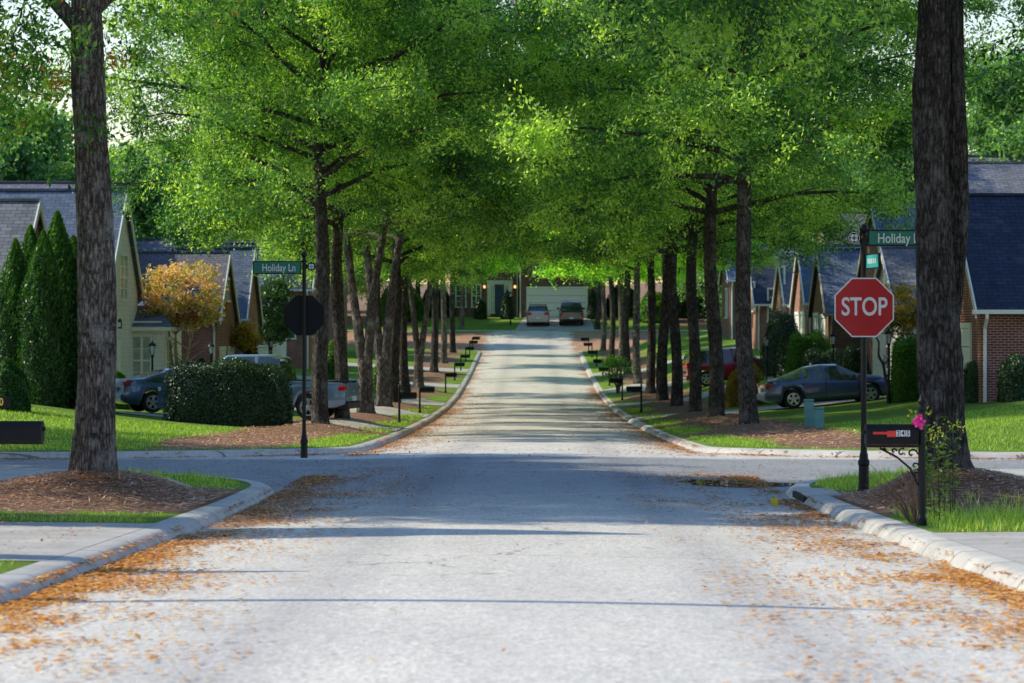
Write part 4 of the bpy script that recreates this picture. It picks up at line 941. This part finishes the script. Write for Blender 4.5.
    if rails:
        m = MB()
        for sy in (1,-1): m.box(g1+.05,g2-.1,sy*W/2*.64,sy*W/2*.68,prof[3][1]+.03,prof[3][1]+.08)
        m.box(g1+.3,g1+.36,-W/2*.66,W/2*.66,prof[3][1]+.04,prof[3][1]+.075); m.build('roof_rack', M['black'], t)
    return t
sed = [(0,.86),(.06,1.0),(.55,1.06),(1.55,1.40),(2.05,1.45),(2.6,1.43),(3.35,1.05),(4.1,.93),(4.45,.78),(4.62,.60)]
def cz(x, y, L, h):   # mean ground below a car
    return max(gz(x,y), gz(x+L*math.cos(h)*.85, y+L*math.sin(h)*.85)) + .01
def put_car(px, Y, L, h, **kw):
    x = Xat(px, Y); return (x, Y, (gz(x+.5*math.cos(h),Y+.5*math.sin(h))+gz(x+L*.8*math.cos(h),Y+L*.8*math.sin(h)))/2+.012)
h = R(5)
car('parked_car', 'dark slate blue sedan parked nose right behind the stop sign post', 'car', M['slate'], sed, 1.82, (.95,3.68), (.98,.93,.80), (.62,1.5,2.6,3.42), put_car(763,98.5,4.6,h), h, pillars=(1.32,2.12), glass='cargreen', taily=(.80,.93))
h = R(24)
car('parked_car', 'blue grey sedan with its tail showing left of the long hedge', 'car', M['blue'], sed, 1.82, (.95,3.68), (.98,.93,.80), (.62,1.5,2.6,3.42), put_car(115,88,4.6,h), h, pillars=(1.32,2.12), taily=(.80,.95))
tru = [(0,1.10),(.05,1.14),(1.90,1.16),(1.94,1.16),(2.06,1.82),(2.35,1.92),(3.70,1.89),(4.45,1.28),(5.35,1.16),(5.68,1.02),(5.80,.70)]
h = R(180-10)
tx = Xat(352, 83.5)
car('pickup_truck', 'silver blue double cab pickup truck parked behind the long hedge', 'truck', M['silverb'], tru, 1.95, (1.10,4.75), (1.16,1.14,1.10), (1.92,2.08,3.73,4.5), (tx,83.5,gz(tx-2,83.8)+.02), h, bed=(1.90,), pillars=(2.75,3.72), wr=.39, roofw=.78, taily=(.88,1.02), headz=.86, sill=.36)
suv = [(0,1.0),(.05,1.12),(.22,1.5),(.42,1.66),(.9,1.70),(2.5,1.68),(3.35,1.15),(4.2,1.02),(4.45,.85),(4.58,.6)]
h = R(8)
car('parked_car', 'red sport utility car parked behind the right row of trunks', 'car', M['redp'], suv, 1.85, (.85,3.6), (1.10,1.05,.92), (.1,.38,2.55,3.4), put_car(685,130,4.6,h), h, pillars=(1.25,2.15), wr=.35, roofw=.8, taily=(.9,1.15), headz=.8, sill=.28)
car('parked_car', 'beige wagon with roof rack facing the white garage door', 'car', M['beige'], suv, 1.85, (.85,3.6), (1.10,1.05,.92), (.1,.38,2.55,3.4), (Xat(538,228),227.2,gz(.6,229.5)-.1), R(90), pillars=(1.25,2.15), wr=.35, roofw=.8, taily=(.9,1.15), rails=True, sill=.28)
car('pickup_truck', 'taupe pickup truck facing the white garage door', 'truck', M['taupe'], tru, 1.98, (1.10,4.75), (1.16,1.14,1.10), (1.92,2.08,3.73,4.5), (Xat(571.5,228),227.4,gz(3.3,229.5)-.12), R(90), bed=(1.90,), pillars=(2.75,3.72), wr=.39, roofw=.8, taily=(.80,1.08), headz=.86, sill=.36)
for o in list(COL.objects):
    if o.parent is None and o.name.startswith(('parked_car','pickup_truck')):
        h = o.rotation_euler[2]; wa, wb = (1.1,4.75) if o.name.startswith('pickup') else (.95,3.68)
        off = .02
        za = gz(o.location.x+wa*math.cos(h), o.location.y+wa*math.sin(h))+off; zb = gz(o.location.x+wb*math.cos(h), o.location.y+wb*math.sin(h))+off
        sl = max(-.13, min(.07, (zb-za)/(wb-wa))); o.rotation_euler[1] = -math.atan(sl); o.location.z = za-sl*wa

# ------------------------------------------------------------------ street furniture
def text(body, size, mat, parent, loc, rot, sx=1, off=0, name='lettering'):
    c = bpy.data.curves.new(name, 'FONT'); c.body = body; c.size = size; c.align_x = 'CENTER'; c.align_y = 'CENTER'; c.extrude = .0015; c.offset = off
    c.materials.append(mat); o = bpy.data.objects.new(name, c); COL.objects.link(o); bpy.context.view_layer.update()
    me = bpy.data.meshes.new_from_object(o.evaluated_get(bpy.context.evaluated_depsgraph_get())); bpy.data.objects.remove(o)
    if not me.materials: me.materials.append(mat)
    o = bpy.data.objects.new(name, me); link(o, parent); o.location = loc; o.rotation_euler = rot; o.scale = (sx,1,1); return o
def octagon(r, y0, y1, cz_): 
    return [(r*math.cos(R(22.5+45*k))/math.cos(R(22.5)), cz_+r*math.sin(R(22.5+45*k))/math.cos(R(22.5))) for k in range(8)]
def sign_post(label, x, y, zc, front, H, blade_dir, lbl_angle=0):
    z0 = gz(x,y)-.02; t = thing('stop_sign', label, 'road sign', (x,y,z0), 0)
    b = MB(); b.lathe([(.085,0),(.085,.05),(.07,.07),(.065,.36),(.075,.38),(.075,.42),(.055,.46),(.055,.50),(.042,.55),(.040,.62)], 18); b.build('base', M['black'], t)
    b = MB(); b.lathe([(.038,.6),(.038,H-.18),(.05,H-.17),(.05,H-.14),(.035,H-.12),(.035,H-.10),(.03,H-.085)], 18); b.build('post', M['black'], t)
    b = MB(); b.lathe([(.005,H-.09),(.03,H-.088),(.052,H-.06),(.06,H-.03),(.052,H),(.03,H+.025),(.004,H+.033)], 18); b.build('finial', M['black'], t, smooth=True)
    zc -= z0; s = -1 if front else 1      # face towards -y when front
    ro, yb = .381, s*.045
    b = MB(); b.prism(octagon(ro, 0, 0, zc), yb, yb+s*.006); pl = b.build('sign_plate', M['signw'] if front else M['blackbox'], t)
    if front:
        b = MB(); b.prism(octagon(ro-.017, 0, 0, zc), yb+s*.0062, yb+s*.0085); f = b.build('red_face', M['stop'], pl)
        text('STOP', .325, M['signw'], pl, (0, yb-.0105, zc), (R(90),0,0), .76, .005)
    else:
        b = MB(); b.prism(octagon(ro-.017, 0, 0, zc), yb+.0062, yb+.0085); b.build('red_face', M['stop'], pl)
        text('STOP', .335, M['signw'], pl, (0, yb+.0105, zc), (R(90),0,R(180)), .80, .010)
        b = MB(); b.box(-.03,.03,yb-.03,yb-.002,zc-.3,zc+.3); b.build('bracket', M['black'], pl)
    return t, z0
def blade(t, x0, x1, zc_, hh, word, size, y=0, tx=None, sx=.78):
    b = MB(); b.box(x0,x1,y-.012,y+.012,zc_-hh-.02,zc_+hh+.02); o = b.build('name_plate', M['black'], t)
    g = MB(); g.box(x0+.02,x1-.02,y-.016,y+.016,zc_-hh,zc_+hh); g.build('green_face', M['green'], o)
    text(word, size, M['signw'], o, ((x0+x1)/2 if tx is None else tx, y-.019, zc_-.01), (R(90),0,0), sx, .0015)
    return o
# near right
xs1 = Xat(863.5, 36); t, z0 = sign_post('red STOP sign facing the camera on a black post at the right corner', xs1, 36, Z(307.5,36), True, Z(225,36)-gz(xs1,36), 1)
blade(t, .05, .88, Z(238,36)-z0, .085, 'Holiday Ln', .175, 0, .47)
b = MB(); b.lathe([(.084,-.012),(.084,.012)], 24, (-.125,0,Z(238,36)-z0), 'y'); b.box(-.05,-.035,-.02,.02,Z(244,36)-z0,Z(232,36)-z0); em = b.build('emblem', M['blackbox'], t)
zc_ = Z(238,36)-z0
for k in range(4):
    a = R(45+90*k); b = MB(); b.lathe([(.028,-.0165),(.028,.0165)], 14, (-.125+.027*math.cos(a),0,zc_+.027*math.sin(a)), 'y'); b.build('leaf_mark', M['signw'], em)
b = MB()
for k in range(24):
    a0, a1 = R(15*k), R(15*k+15); r0, r1 = .066, .074; b.add([(-.125+r*math.cos(a), -.0135, zc_+r*math.sin(a)) for r, a in ((r0,a0),(r1,a0),(r1,a1),(r0,a1))], [(0,1,2,3)])
b.build('ring_mark', M['signw'], em)
zb = Z(262,36)-z0   # second blade, for the cross street, seen nearly edge on
b = MB(); b.box(-.012,.012,-.62,-.05,-.10,.10); o = b.build('name_plate', M['black'], t); o.location = (.03,0,zb); o.rotation_euler = (0,0,R(9))
g = MB(); g.box(-.016,.016,-.60,-.07,-.08,.08); g.build('teal_face', M['teal'], o)
text('Holiday Ct', .13, M['signw'], o, (-.018,-.33,-.005), (R(90),0,R(-90)), .6) if False else None
for i in range(5):
    b = MB(); b.box(-.0175,.0175,-.50+i*.08,-.455+i*.08,-.03,.035); b.build('lettering', M['signw'], o)
# far left, seen from behind
xs2 = Xat(304, 52.8+.5); yl = 53.3; t, z0 = sign_post('black back of a stop sign under the full green name plate', xs2, yl, Z(315.5,yl), False, Z(252,yl)-gz(xs2,yl), -1)
blade(t, -.98, -.05, Z(267.5,yl)-z0, .105, 'Holiday Ln', .20, 0, -.48, .74)
zc_ = Z(266.5,yl)-z0
b = MB(); b.lathe([(.085,-.012),(.085,.012)], 8, (.14,0,zc_), 'y'); b.box(.04,.06,-.02,.02,zc_-.05,zc_+.05); em = b.build('emblem', M['blackbox'], t)
for k in range(4):
    a = R(45+90*k); b = MB(); b.lathe([(.03,-.0165),(.03,.0165)], 12, (.14+.03*math.cos(a),0,zc_+.03*math.sin(a)), 'y'); b.build('leaf_mark', M['signw'], em)

def mailbox(label, x, y, rz, number=None, ncol='signw', scroll=True, H=1.28, plaque=None, flower=False, group='black roadside mailboxes', boxz=.92):
    """box reaches from the post towards local -x"""
    z0 = gz(x,y)-.03; t = thing('mailbox', label, 'mailbox', (x,y,z0), rz, group)
    b = MB(); b.lathe([(.055,0),(.055,.10),(.038,.14),(.036,H-.16),(.048,H-.15),(.048,H-.12),(.028,H-.10),(.042,H-.06),(.02,H-.02),(.004,H+.02)], 12); b.build('post', M['black'], t)
    n = 10; hw, bh = .085, .20; sec = [(-hw,0),(hw,0)]+[(hw*math.cos(math.pi*k/n), bh-hw*.9+hw*.9*math.sin(math.pi*k/n)) for k in range(n+1)]
    b = MB(); m = len(sec); z = boxz-.11
    vs = [(-.545, a, z+c) for a, c in sec]+[(-.04, a, z+c) for a, c in sec]
    b.add(vs, [tuple(range(m)), tuple(range(2*m-1,m-1,-1))]+[(i,i+m,(i+1)%m+m,(i+1)%m) for i in range(m)])
    bo = b.build('box', M['blackbox'], t)
    b = MB(); vs = [(-.565, a*1.05, z-.004+c*1.03) for a, c in sec]+[(-.546, a*1.05, z-.004+c*1.03) for a, c in sec]
    b.add(vs, [tuple(range(m)), tuple(range(2*m-1,m-1,-1))]+[(i,i+m,(i+1)%m+m,(i+1)%m) for i in range(m)]); b.box(-.59,-.566,-.02,.02,z+.1,z+.14); b.build('door', M['black'], bo)
    b = MB(); b.box(-.56,.03,-.05,.05,z-.032,z-.006); b.build('shelf', M['black'], t)
    if scroll:
        b = MB()
        for cx, cz2, r, a0, a1 in ((-.10,-.10,.06,0,5),(-.20,-.085,.045,1,6.2),(-.28,-.07,.03,0,5.5),(-.07,-.22,.05,-1,4.5),(-.06,-.31,.035,0,5),(-.38,-.06,.022,0,5)):
            b.tube([(cx+r*(1-.09*k)*math.cos(a0+(a1-a0)*k/10), 0, z-.03+cz2+.03+r*(1-.09*k)*math.sin(a0+(a1-a0)*k/10)) for k in range(11)], .009, 6)
        b.tube([(-.42,0,z-.04),(-.25,0,z-.13),(-.12,0,z-.24),(-.035,0,z-.42)], .011, 6); b.build('scroll_bracket', M['black'], t)
    sd = -1   # camera side
    b = MB(); b.box(-.50,-.27,sd*hw-.012,sd*hw-.003,z+.10,z+.125); b.box(-.36,-.27,sd*hw-.013,sd*hw-.002,z+.075,z+.135) ; b.build('flag', M['red'], t) if scroll else None
    if number:
        b = MB(); b.box(-.27,-.13,sd*hw-.008,sd*hw-.002,z+.075,z+.145); o = b.build('number_plate', M['blackbox'], t)
        for i, ch in enumerate(number):
            q = MB(); cx = -.247+i*.047; q.box(cx-.021,cx+.021,sd*hw-.0105,sd*hw-.0085,z+.08,z+.14); q.build('number_tile', M['signw'], o)
            text(ch, .066, M['blackbox'], o, (cx, sd*hw-.0125, z+.11), (R(90),0,0), .85, .001)
    return t
XR = 3.95
t = mailbox('black mailbox numbered 245 with red flag beside the near right oak', Xat(921.5,28), 28, 0, '245', H=Z(392,28)-gz(Xat(921.5,28),28), boxz=Z(430,28)-gz(Xat(921.5,28),28)-.0)
# pink artificial flower tucked on the post
rs = np.random.RandomState(5); fx = Xat(918,27.9); fz = Z(421.5,27.9)
ft = thing('pink_flower', 'bright pink flower tucked behind the numbered mailbox', 'flower', (fx,27.88,fz))
C = rs.normal(size=(90,3))*.022; leaf_obj('petals', C, .05, .04, rs, M['pink'], np.full(90,.5), ft)
b = MB(); b.tube([(0,0,0),(.01,.04,-.06),(.02,.10,-.12)], .004, 6); b.build('stem', M['bright_shrub'], ft)
# near left mailbox, post outside the frame
lx = Xat(-14, 28)
t = mailbox('black mailbox with gold number plaque at the left edge', lx, 28, math.pi, None, H=1.0, boxz=Z(427,28)-gz(lx,28), scroll=False)
# plaque (local frame is turned by 180 degrees)
b = MB(); zq = Z(402,28)-(gz(lx,28)-.03); b.box(-.25,.12,.092,.108,zq-.055,zq+.055); b.tube([(-.05,.1,zq-.05),(-.05,.1,zq-.12)], .01, 6); o = b.build('plaque', M['blackbox'], t)
text('240', .105, M['gold'], o, (-.125,.112,zq), (R(90),0,R(180)), .8, .002)
for px, Y, H, side in [(399,91,1.3,-1),(421.5,108,1.05,-1),(446,141,1.05,-1),(452,158,1.05,-1),(456,172,1.05,-1),(463,185,1.05,-1),(469,197,1.05,-1),(474,206,1.0,-1)]+[(639,107,1.15,1),(621,129,1.15,1),(604,150,1.1,1),(601,163,1.1,1),(596,178,1.1,1),(591,192,1.1,1),(587,203,1.1,1)]:
    i_ = None
    x = (-1 if side < 0 else 1)*4.25
    w = ordn[[91,108,141,158,172,185,197,206].index(Y) if side < 0 else [107,129,150,163,178,192,203].index(Y)]
    mailbox('black mailbox on a thin post, %s beyond the crossing on the %s kerb' % (w, 'left' if side < 0 else 'right'), x, Y, 0 if side > 0 else math.pi, None, scroll=False, H=H, boxz=.95)
def lamp(label, px, Y, top, Hm=None):
    x = Xat(px, Y); z0 = gz(x,Y)-.02; H = max(1.5, Z(top,Y)-z0); t = thing('lamp_post', label, 'lamp post', (x,Y,z0), 0, 'black garden lamp posts')
    b = MB(); b.lathe([(.07,0),(.07,.3),(.04,.36),(.035,H-.55),(.06,H-.52),(.045,H-.46),(.07,H-.43)], 10); b.build('post', M['black'], t)
    l = MB(); l.lathe([(.15,H-.14),(.12,H-.08),(.05,H-.02),(.02,H),(.03,H+.03),(.004,H+.06)], 10)
    for k in range(4):
        a = R(45+90*k); l.tube([(.075*math.cos(a),.075*math.sin(a),H-.43),(.12*math.cos(a),.12*math.sin(a),H-.13)], .01, 5)
    lo = l.build('lantern', M['black'], t); g = MB(); g.lathe([(.065,H-.42),(.105,H-.145)], 10); g.build('lantern_glass', M['lampg'], lo)
lamp('garden lamp post with lit white panes right of the stop sign', 888.5, 92, 330)
lamp('garden lamp post behind the roof of the parked sedan', 833, 106, 333)
lamp('small garden lamp post by the dark domed bushes', 766.5, 119, 336)
lamp('garden lamp post in front of the cream house window', 152, 96, 342)
lamp('garden lamp post by the white corner of the red brick house', 211, 112, 343)
lamp('garden lamp post below the dark evergreen on the left', 271, 132, 338)
lamp('slim lamp post on the lawn of the house ending the street', 510.5, 229, 292)
for px, top, Y, w in ((808.7,399,72,'taller pale teal utility pedestal on the right lawn'),(818.5,407,71.2,'shorter dark green utility pedestal beside the taller one')):
    x = Xat(px,Y); z0 = gz(x,Y)-.02; hh = Z(top,Y)-z0; t = thing('utility_pedestal', w, 'utility box', (x,Y,z0), R(rnd.uniform(-12,12)))
    b = MB(); b.box(-.115,.115,-.09,.09,0,hh-.06); b.build('housing', M['teal_box'] if hh > .45 else m_plain('dark_green_box',(.06,.12,.11),.6), t, bevel=.012)
    b = MB(); b.box(-.125,.125,-.10,.10,hh-.058,hh); b.build('lid', M['teal_box'], t, bevel=.02)
t = thing('street_light', 'tall street light pole standing past the left edge of the view', 'street light', (-8.6,19.9,gz(-8.6,19.9)))
b = MB(); b.lathe([(.12,0),(.12,.5),(.10,.55),(.08,8.6)], 14); b.build('pole', M['black'], t)
b = MB(); b.tube([(0,0,8.5),(.3,0,8.9),(1.0,0,9.05),(1.6,0,9.05)], .035, 8); b.build('arm', M['black'], t)
b = MB(); b.box(1.3,2.0,-.14,.14,8.95,9.08); b.build('lamp_head', M['black'], t, bevel=.03)
# storm drain in the right corner kerb, with a yellow tag
t = thing('storm_drain', 'dark storm drain opening in the right corner kerb', 'storm drain', (3.62,36.6,float(P(36.6))))
b = MB(); b.box(-.085,.40,-.9,.9,.10,.133); b.build('lid', M['drive'], t, bevel=.012)
b = MB(); b.box(-.118,.3,-.8,.8,-.03,.098); b.build('opening', M['dark'], t)  # solid dark block standing in for the shade inside the inlet
t = thing('marker_tag', 'small bright yellow marker at the right corner gutter', 'marker', (Xat(774,35.2),35.2,float(P(35.2))+.02), R(12))
b = MB(); b.add([(-.06,0,.09),(.05,.0,.10),(.06,.02,.0),(.0,.03,-.02)], [(0,1,2,3)]); b.build('tag', M['yellow'], t)
b = MB(); b.box(-.01,.01,.03,.05,-.03,.1); b.build('stake', M['black'], t)

M['weedleaf'] = m_leaf('weed_leaves', (.05,.08,.02), (.12,.19,.04), (.24,.30,.08), .3)
M['weedy'] = m_leaf('goldenrod_bloom', (.16,.22,.02), (.42,.42,.03), (.65,.60,.06), .3)

# ------------------------------------------------------------------ weeds near the numbered mailbox
def weed(label, x, y, H, seed, plume=True):
    rs = np.random.RandomState(seed); z0 = gz(x,y)-.02; t = thing('goldenrod', label, 'weed', (x,y,z0), 0, 'tall weeds by the numbered mailbox')
    st = MB(); LC=[]; LA=[]; PC=[]
    for i in range(4):
        a = rs.uniform(0,6.28); sp = rs.uniform(.03,.16); h = H*rs.uniform(.75,1); bx, by = rs.normal(size=2)*.04
        pts = [(bx+math.cos(a)*sp*s*s, by+math.sin(a)*sp*s*s, h*s) for s in np.linspace(0,1,9)]
        st.tube(pts, list(np.linspace(.006,.0025,9)), 5)
        for k in range(27):
            s = rs.uniform(.08,.95); p = np.array([bx+math.cos(a)*sp*s*s, by+math.sin(a)*sp*s*s, h*s]); b2 = rs.uniform(0,6.28)
            d = np.array([math.cos(b2), math.sin(b2), rs.uniform(-.2,.6)]); LC.append(p+d*.045); LA.append(d)
        if plume:
            for k in range(16):
                d = rs.normal(size=3)*np.array([.045,.045,.03]); d[0] += .03*math.cos(a); PC.append(np.array(pts[-1])+d+np.array([0,0,-.02]))
    st.build('stem', M['bright_shrub'], t)
    leaf_obj('leaves', np.array(LC), .10, .022, rs, M['hedge'] if False else M['weedleaf'], rs.uniform(.2,.8,len(LC)), t, A=np.array(LA)*2)
    if plume: leaf_obj('flower_plume', np.array(PC), .035, .022, rs, M['litter_y'] if False else M['weedy'], rs.uniform(.3,.9,len(PC)), t)
WEED = 1
weed('tall goldenrod just right of the mailbox post', Xat(937,28.6), 28.6, 1.12, 1)
weed('leaning goldenrod in front of the near right trunk', Xat(951,29.4), 29.4, 1.28, 2, False)
weed('leafy goldenrod whose top rises above the mailbox', Xat(927,29.2), 29.2, 1.25, 3)
rs = np.random.RandomState(8); bx, by = Xat(905,28.5), 28.5; bz = gz(bx,by)
t = thing('dry_bush', 'leafless brown twiggy bush under the numbered mailbox', 'bush', (bx,by,bz)); b = MB()
for i in range(46):
    a = rs.uniform(0,6.28); l = rs.uniform(.3,.62); sp = rs.uniform(.08,.36)
    b.tube([(.03*math.cos(a)+.08,.03*math.sin(a),0),(.08+sp*.4*math.cos(a)-.05,sp*.4*math.sin(a),l*.5),(.02+sp*math.cos(a)-.1,sp*math.sin(a),l)], [.005,.0035,.002], 4)
b.build('twigs', m_plain('dry_twigs', (.14,.08,.055), .9, 0, .3, 20), t)

# ------------------------------------------------------------------ litter and grass (uncountable)
def scatter(name, xy, L, W, mat, seed, lift=.006, road_s=True, flat=2.2, tm=.5):
    rs = np.random.RandomState(seed); x, y = xy[:,0], xy[:,1]; s = sd_all(x,y)[0]
    z = np.where(s > .02, np.maximum(ground_z(x,y), np.where(s < .5, P(y)+np.interp(s,[0,.05,.12,.2,.48],[.03,.085,.125,.145,.15]), -99)), road_z(x,y))
    C = np.stack([x,y,z+lift+rs.uniform(0,.012,len(x))+abs(rs.normal(size=len(x)))*L*.10], 1)
    N = np.tile(np.array([0,0,flat]), (len(x),1)); tint = np.clip(rs.normal(tm,.22,len(x)),0,.95)
    A = None
    V, Fq = leaves(C, L, W, rs, down=0, N=N*4, flatz=.07); return tag(link(bpy.data.objects.new(name, npmesh(name, V, Fq, mat, tint))), kind='stuff')
rs = np.random.RandomState(99)
def samp(n, x0, x1, y0, y1, f):
    x = rs.uniform(x0,x1,n); y = rs.uniform(y0,y1,n); k = rs.rand(n) < f(x,y); return np.stack([x[k],y[k]],1)
def clump(x, y): return np.clip(.5+.9*hn(x,y*.6,1.6)+.5*hn(x+9,y,4), 0.03, 1.4)
gutL = samp(150000, -3.55, -1.4, 11, 44, lambda x,y: np.clip((np.exp(-(x+3.45)/.26)*1.2+np.exp(-(x+3.4)/.55)*.18)*clump(x,y)*np.where(x < -3.47,.25,1)*(1+.7*np.exp(-np.maximum(y-14,0)/4)), 0, 1))
gutR = samp(140000, 1.2, 3.55, 11, 44, lambda x,y: np.clip((np.exp((x-3.45)/.26)*1.0+np.exp((x-3.4)/.85)*.22)*clump(x,y)*np.where(x > 3.47,.25,1), 0, 1))
brn = lambda y: 1/(1+np.exp(-(y-26)/2.5))
for nm, g in (('fallen_leaves', gutL), ('fallen_leaves', gutR)):
    k = rs.rand(len(g)) < brn(g[:,1])*.85; o = scatter(nm, g[k], .068, .030, M['litter'], 3); o = scatter(nm, g[~k], .072, .032, M['litter_y'], 4)
cor = samp(60000, -5.5, 5.5, 33, 47, lambda x,y: np.clip((np.exp(-(abs(x)-2.6)**2/1.0)*.38)*clump(x,y)*(sd_all(x,y)[0] < .1), 0, 1)); scatter('fallen_leaves', cor, .06, .024, M['litter'], 5)
scatter('fallen_leaves', samp(900, -3.4, 3.4, 11, 40, lambda x,y: np.full_like(x,.5)), .05, .024, M['litter_y'], 6)
scatter('fallen_leaves', samp(2600, -9, 9, 42, 60, lambda x,y: (sd_all(x,y)[0] < .2)*.6), .09, .035, M['litter'], 7)
far = samp(150000, -3.6, 3.6, 54, 150, lambda x,y: np.clip(np.exp(-(3.5-abs(x))/.55)*clump(x*.8,y*.4)*.9, 0, 1)); scatter('fallen_leaves', far, .08, .045, M['litter'], 8)
cc = samp(26000, -4.2, -3.5, 52.9, 66, lambda x,y: np.full_like(x,.0)); 
kL_ = samp(60000, -12, 12, 50.2, 58, lambda x,y: np.clip((sd_all(x,y)[0] > -.7)&(sd_all(x,y)[0] < .06),0,1)*clump(x,y)*.6); scatter('fallen_leaves', kL_, .09, .04, M['litter'], 9)
for j, (mx, my, mh, mr) in enumerate(NEAR_T):
    n = 17000; a = rs.uniform(0,6.28,n); r = np.abs(rs.normal(size=n))*mr*.95; x = mx+r*np.cos(a); y = my+r*np.sin(a)*1.25
    k = (sd_all(x,y)[0] > .3)&(r < mr*1.9); scatter('pine_straw', np.stack([x[k],y[k]],1), .10, .017, M['straw'], 10+j, .008, flat=1.3)
m_ = samp(26000, -8.5, 8.5, 55, 90, lambda x,y: (cover(x,y) > .45)*(sd_all(x,y)[0] > .4)*.9); scatter('pine_straw', m_, .14, .04, M['straw'], 13, .01, flat=1.3)
dl = samp(900, -9, -4, 21.5, 29, lambda x,y: np.full_like(x,.8)); scatter('fallen_leaves', dl, .05, .03, M['litter'], 14, .04)
dr = samp(700, 4, 9, 18, 27, lambda x,y: np.full_like(x,.8)); scatter('fallen_leaves', dr, .06, .03, M['litter'], 15, .04)

def grass(name, xy, h, w, seed, tm=.5, n3=1):
    rs = np.random.RandomState(seed); n = len(xy); x, y = xy[:,0], xy[:,1]; z = ground_z(x,y)-.005
    a = rs.uniform(0,6.28,n); hh = h*rs.uniform(.5,1.4,n); ln = rs.normal(size=(n,2))*hh[:,None]*.35
    b0 = np.stack([x-np.cos(a)*w, y-np.sin(a)*w, z],1); b1 = np.stack([x+np.cos(a)*w, y+np.sin(a)*w, z],1)
    tp = np.stack([x+ln[:,0], y+ln[:,1], z+hh],1); V = np.stack([b0,b1,tp],1).reshape(-1,3)
    tint = np.clip(rs.normal(tm,.2,n),0,.95)
    return tag(link(bpy.data.objects.new(name, npmesh(name, V, np.arange(3*n).reshape(-1,3), M['grassb'], tint))), kind='stuff')
ok = lambda x,y: (cover(x,y) < .5)&(sd_all(x,y)[0] > .45)
drv = lambda x,y: ~(((x < -3.9)&(y > 21.6)&(y < 28.5))|((x > 3.9)&(y < 26.6))|((abs(x) > 6.9)&(abs(x) < 8.5)&(y < 44)))
grass('grass', samp(60000, -9, -3.9, 19, 44, lambda x,y: (ok(x,y)&drv(x,y)&~((x > -6.6)&(y > 36.8)&(y < 42.3)&(x < -4.3)&(abs((x+5.6)-(36.8-y)*.35) < 1.1)))*(.15+.85*(hn(x,y,3) > 0))), .05, .005, 21)
grass('grass', samp(60000, 3.9, 12, 26, 44, lambda x,y: ok(x,y)&drv(x,y)), .09, .006, 22)
tall = samp(6000, 3.95, 7.5, 27, 31.5, lambda x,y: drv(x,y)*clump(x*2,y*2)); grass('tall_grass', tall, .14, .005, 23, .6)
tall = samp(5000, 3.6, 6.5, 38.5, 42.5, lambda x,y: (sd_all(x,y)[0] > .4)*clump(x*2,y*2)); grass('tall_grass', tall, .14, .006, 24, .5)
tall = samp(2500, -6.8, -3.9, 39, 43.5, lambda x,y: (sd_all(x,y)[0] > .4)*clump(x*2,y*2)); grass('tall_grass', tall, .12, .007, 25, .6)
grass('grass', samp(130000, -17, 17, 52.7, 74, lambda x,y: ok(x,y)), .06, .012, 26)
grass('grass', samp(60000, -7, 7, 74, 120, lambda x,y: ok(x,y)), .07, .02, 27)

# ------------------------------------------------------------------ camera and light
cam = bpy.data.cameras.new('camera'); co = bpy.data.objects.new('camera', cam); COL.objects.link(co)
co.location = (0,0,EYE); co.rotation_euler = (R(90), 0, math.atan((VX-512)/F))
cam.sensor_width = 36; cam.lens = F/1024*36; cam.clip_end = 6000; cam.clip_start = .5
cam.dof.use_dof = True; cam.dof.focus_distance = 42; cam.dof.aperture_fstop = 4.5
sc.camera = co
EL, AZ = 39.0, 11.0      # sun elevation; azimuth: from the left, this many degrees ahead of the camera
sun = bpy.data.lights.new('sun', 'SUN'); sun.energy = 5.0; sun.angle = R(.5); sun.color = (1,.92,.71)
so = bpy.data.objects.new('sun', sun); COL.objects.link(so)
d = Vector((math.cos(R(EL))*math.cos(R(AZ)), -math.cos(R(EL))*math.sin(R(AZ)), -math.sin(R(EL))))
so.rotation_euler = d.to_track_quat('-Z', 'Y').to_euler(); so.location = (-40,10,30)
w = bpy.data.worlds.new('World'); sc.world = w; w.use_nodes = True; nt = w.node_tree; bg = nt.nodes['Background']
sky = nt.nodes.new('ShaderNodeTexSky'); sky.sky_type = 'NISHITA'; sky.sun_disc = False; sky.sun_elevation = R(EL); sky.sun_rotation = R(-90+AZ)
sky.air_density = 1.6; sky.dust_density = .2; sky.ozone_density = 2.5
hs = nt.nodes.new('ShaderNodeHueSaturation'); hs.inputs['Saturation'].default_value = 1.15; nt.links.new(sky.outputs[0], hs.inputs['Color']); tn = nt.nodes.new('ShaderNodeMixRGB'); tn.blend_type = 'MULTIPLY'; tn.inputs[0].default_value = 1; tn.inputs[2].default_value = (1.0,.95,1.12,1); nt.links.new(hs.outputs[0], tn.inputs[1]); nt.links.new(tn.outputs[0], bg.inputs[0]); bg.inputs[1].default_value = .19
sc.view_settings.view_transform = 'Standard'; sc.view_settings.look = 'None'; sc.view_settings.exposure = 0
sc.render.engine = 'CYCLES'; sc.cycles.max_bounces = 12; sc.cycles.diffuse_bounces = 6; sc.cycles.transmission_bounces = 12; sc.cycles.sample_clamp_indirect = 8; sc.cycles.transparent_max_bounces = 8; sc.cycles.use_denoising = True
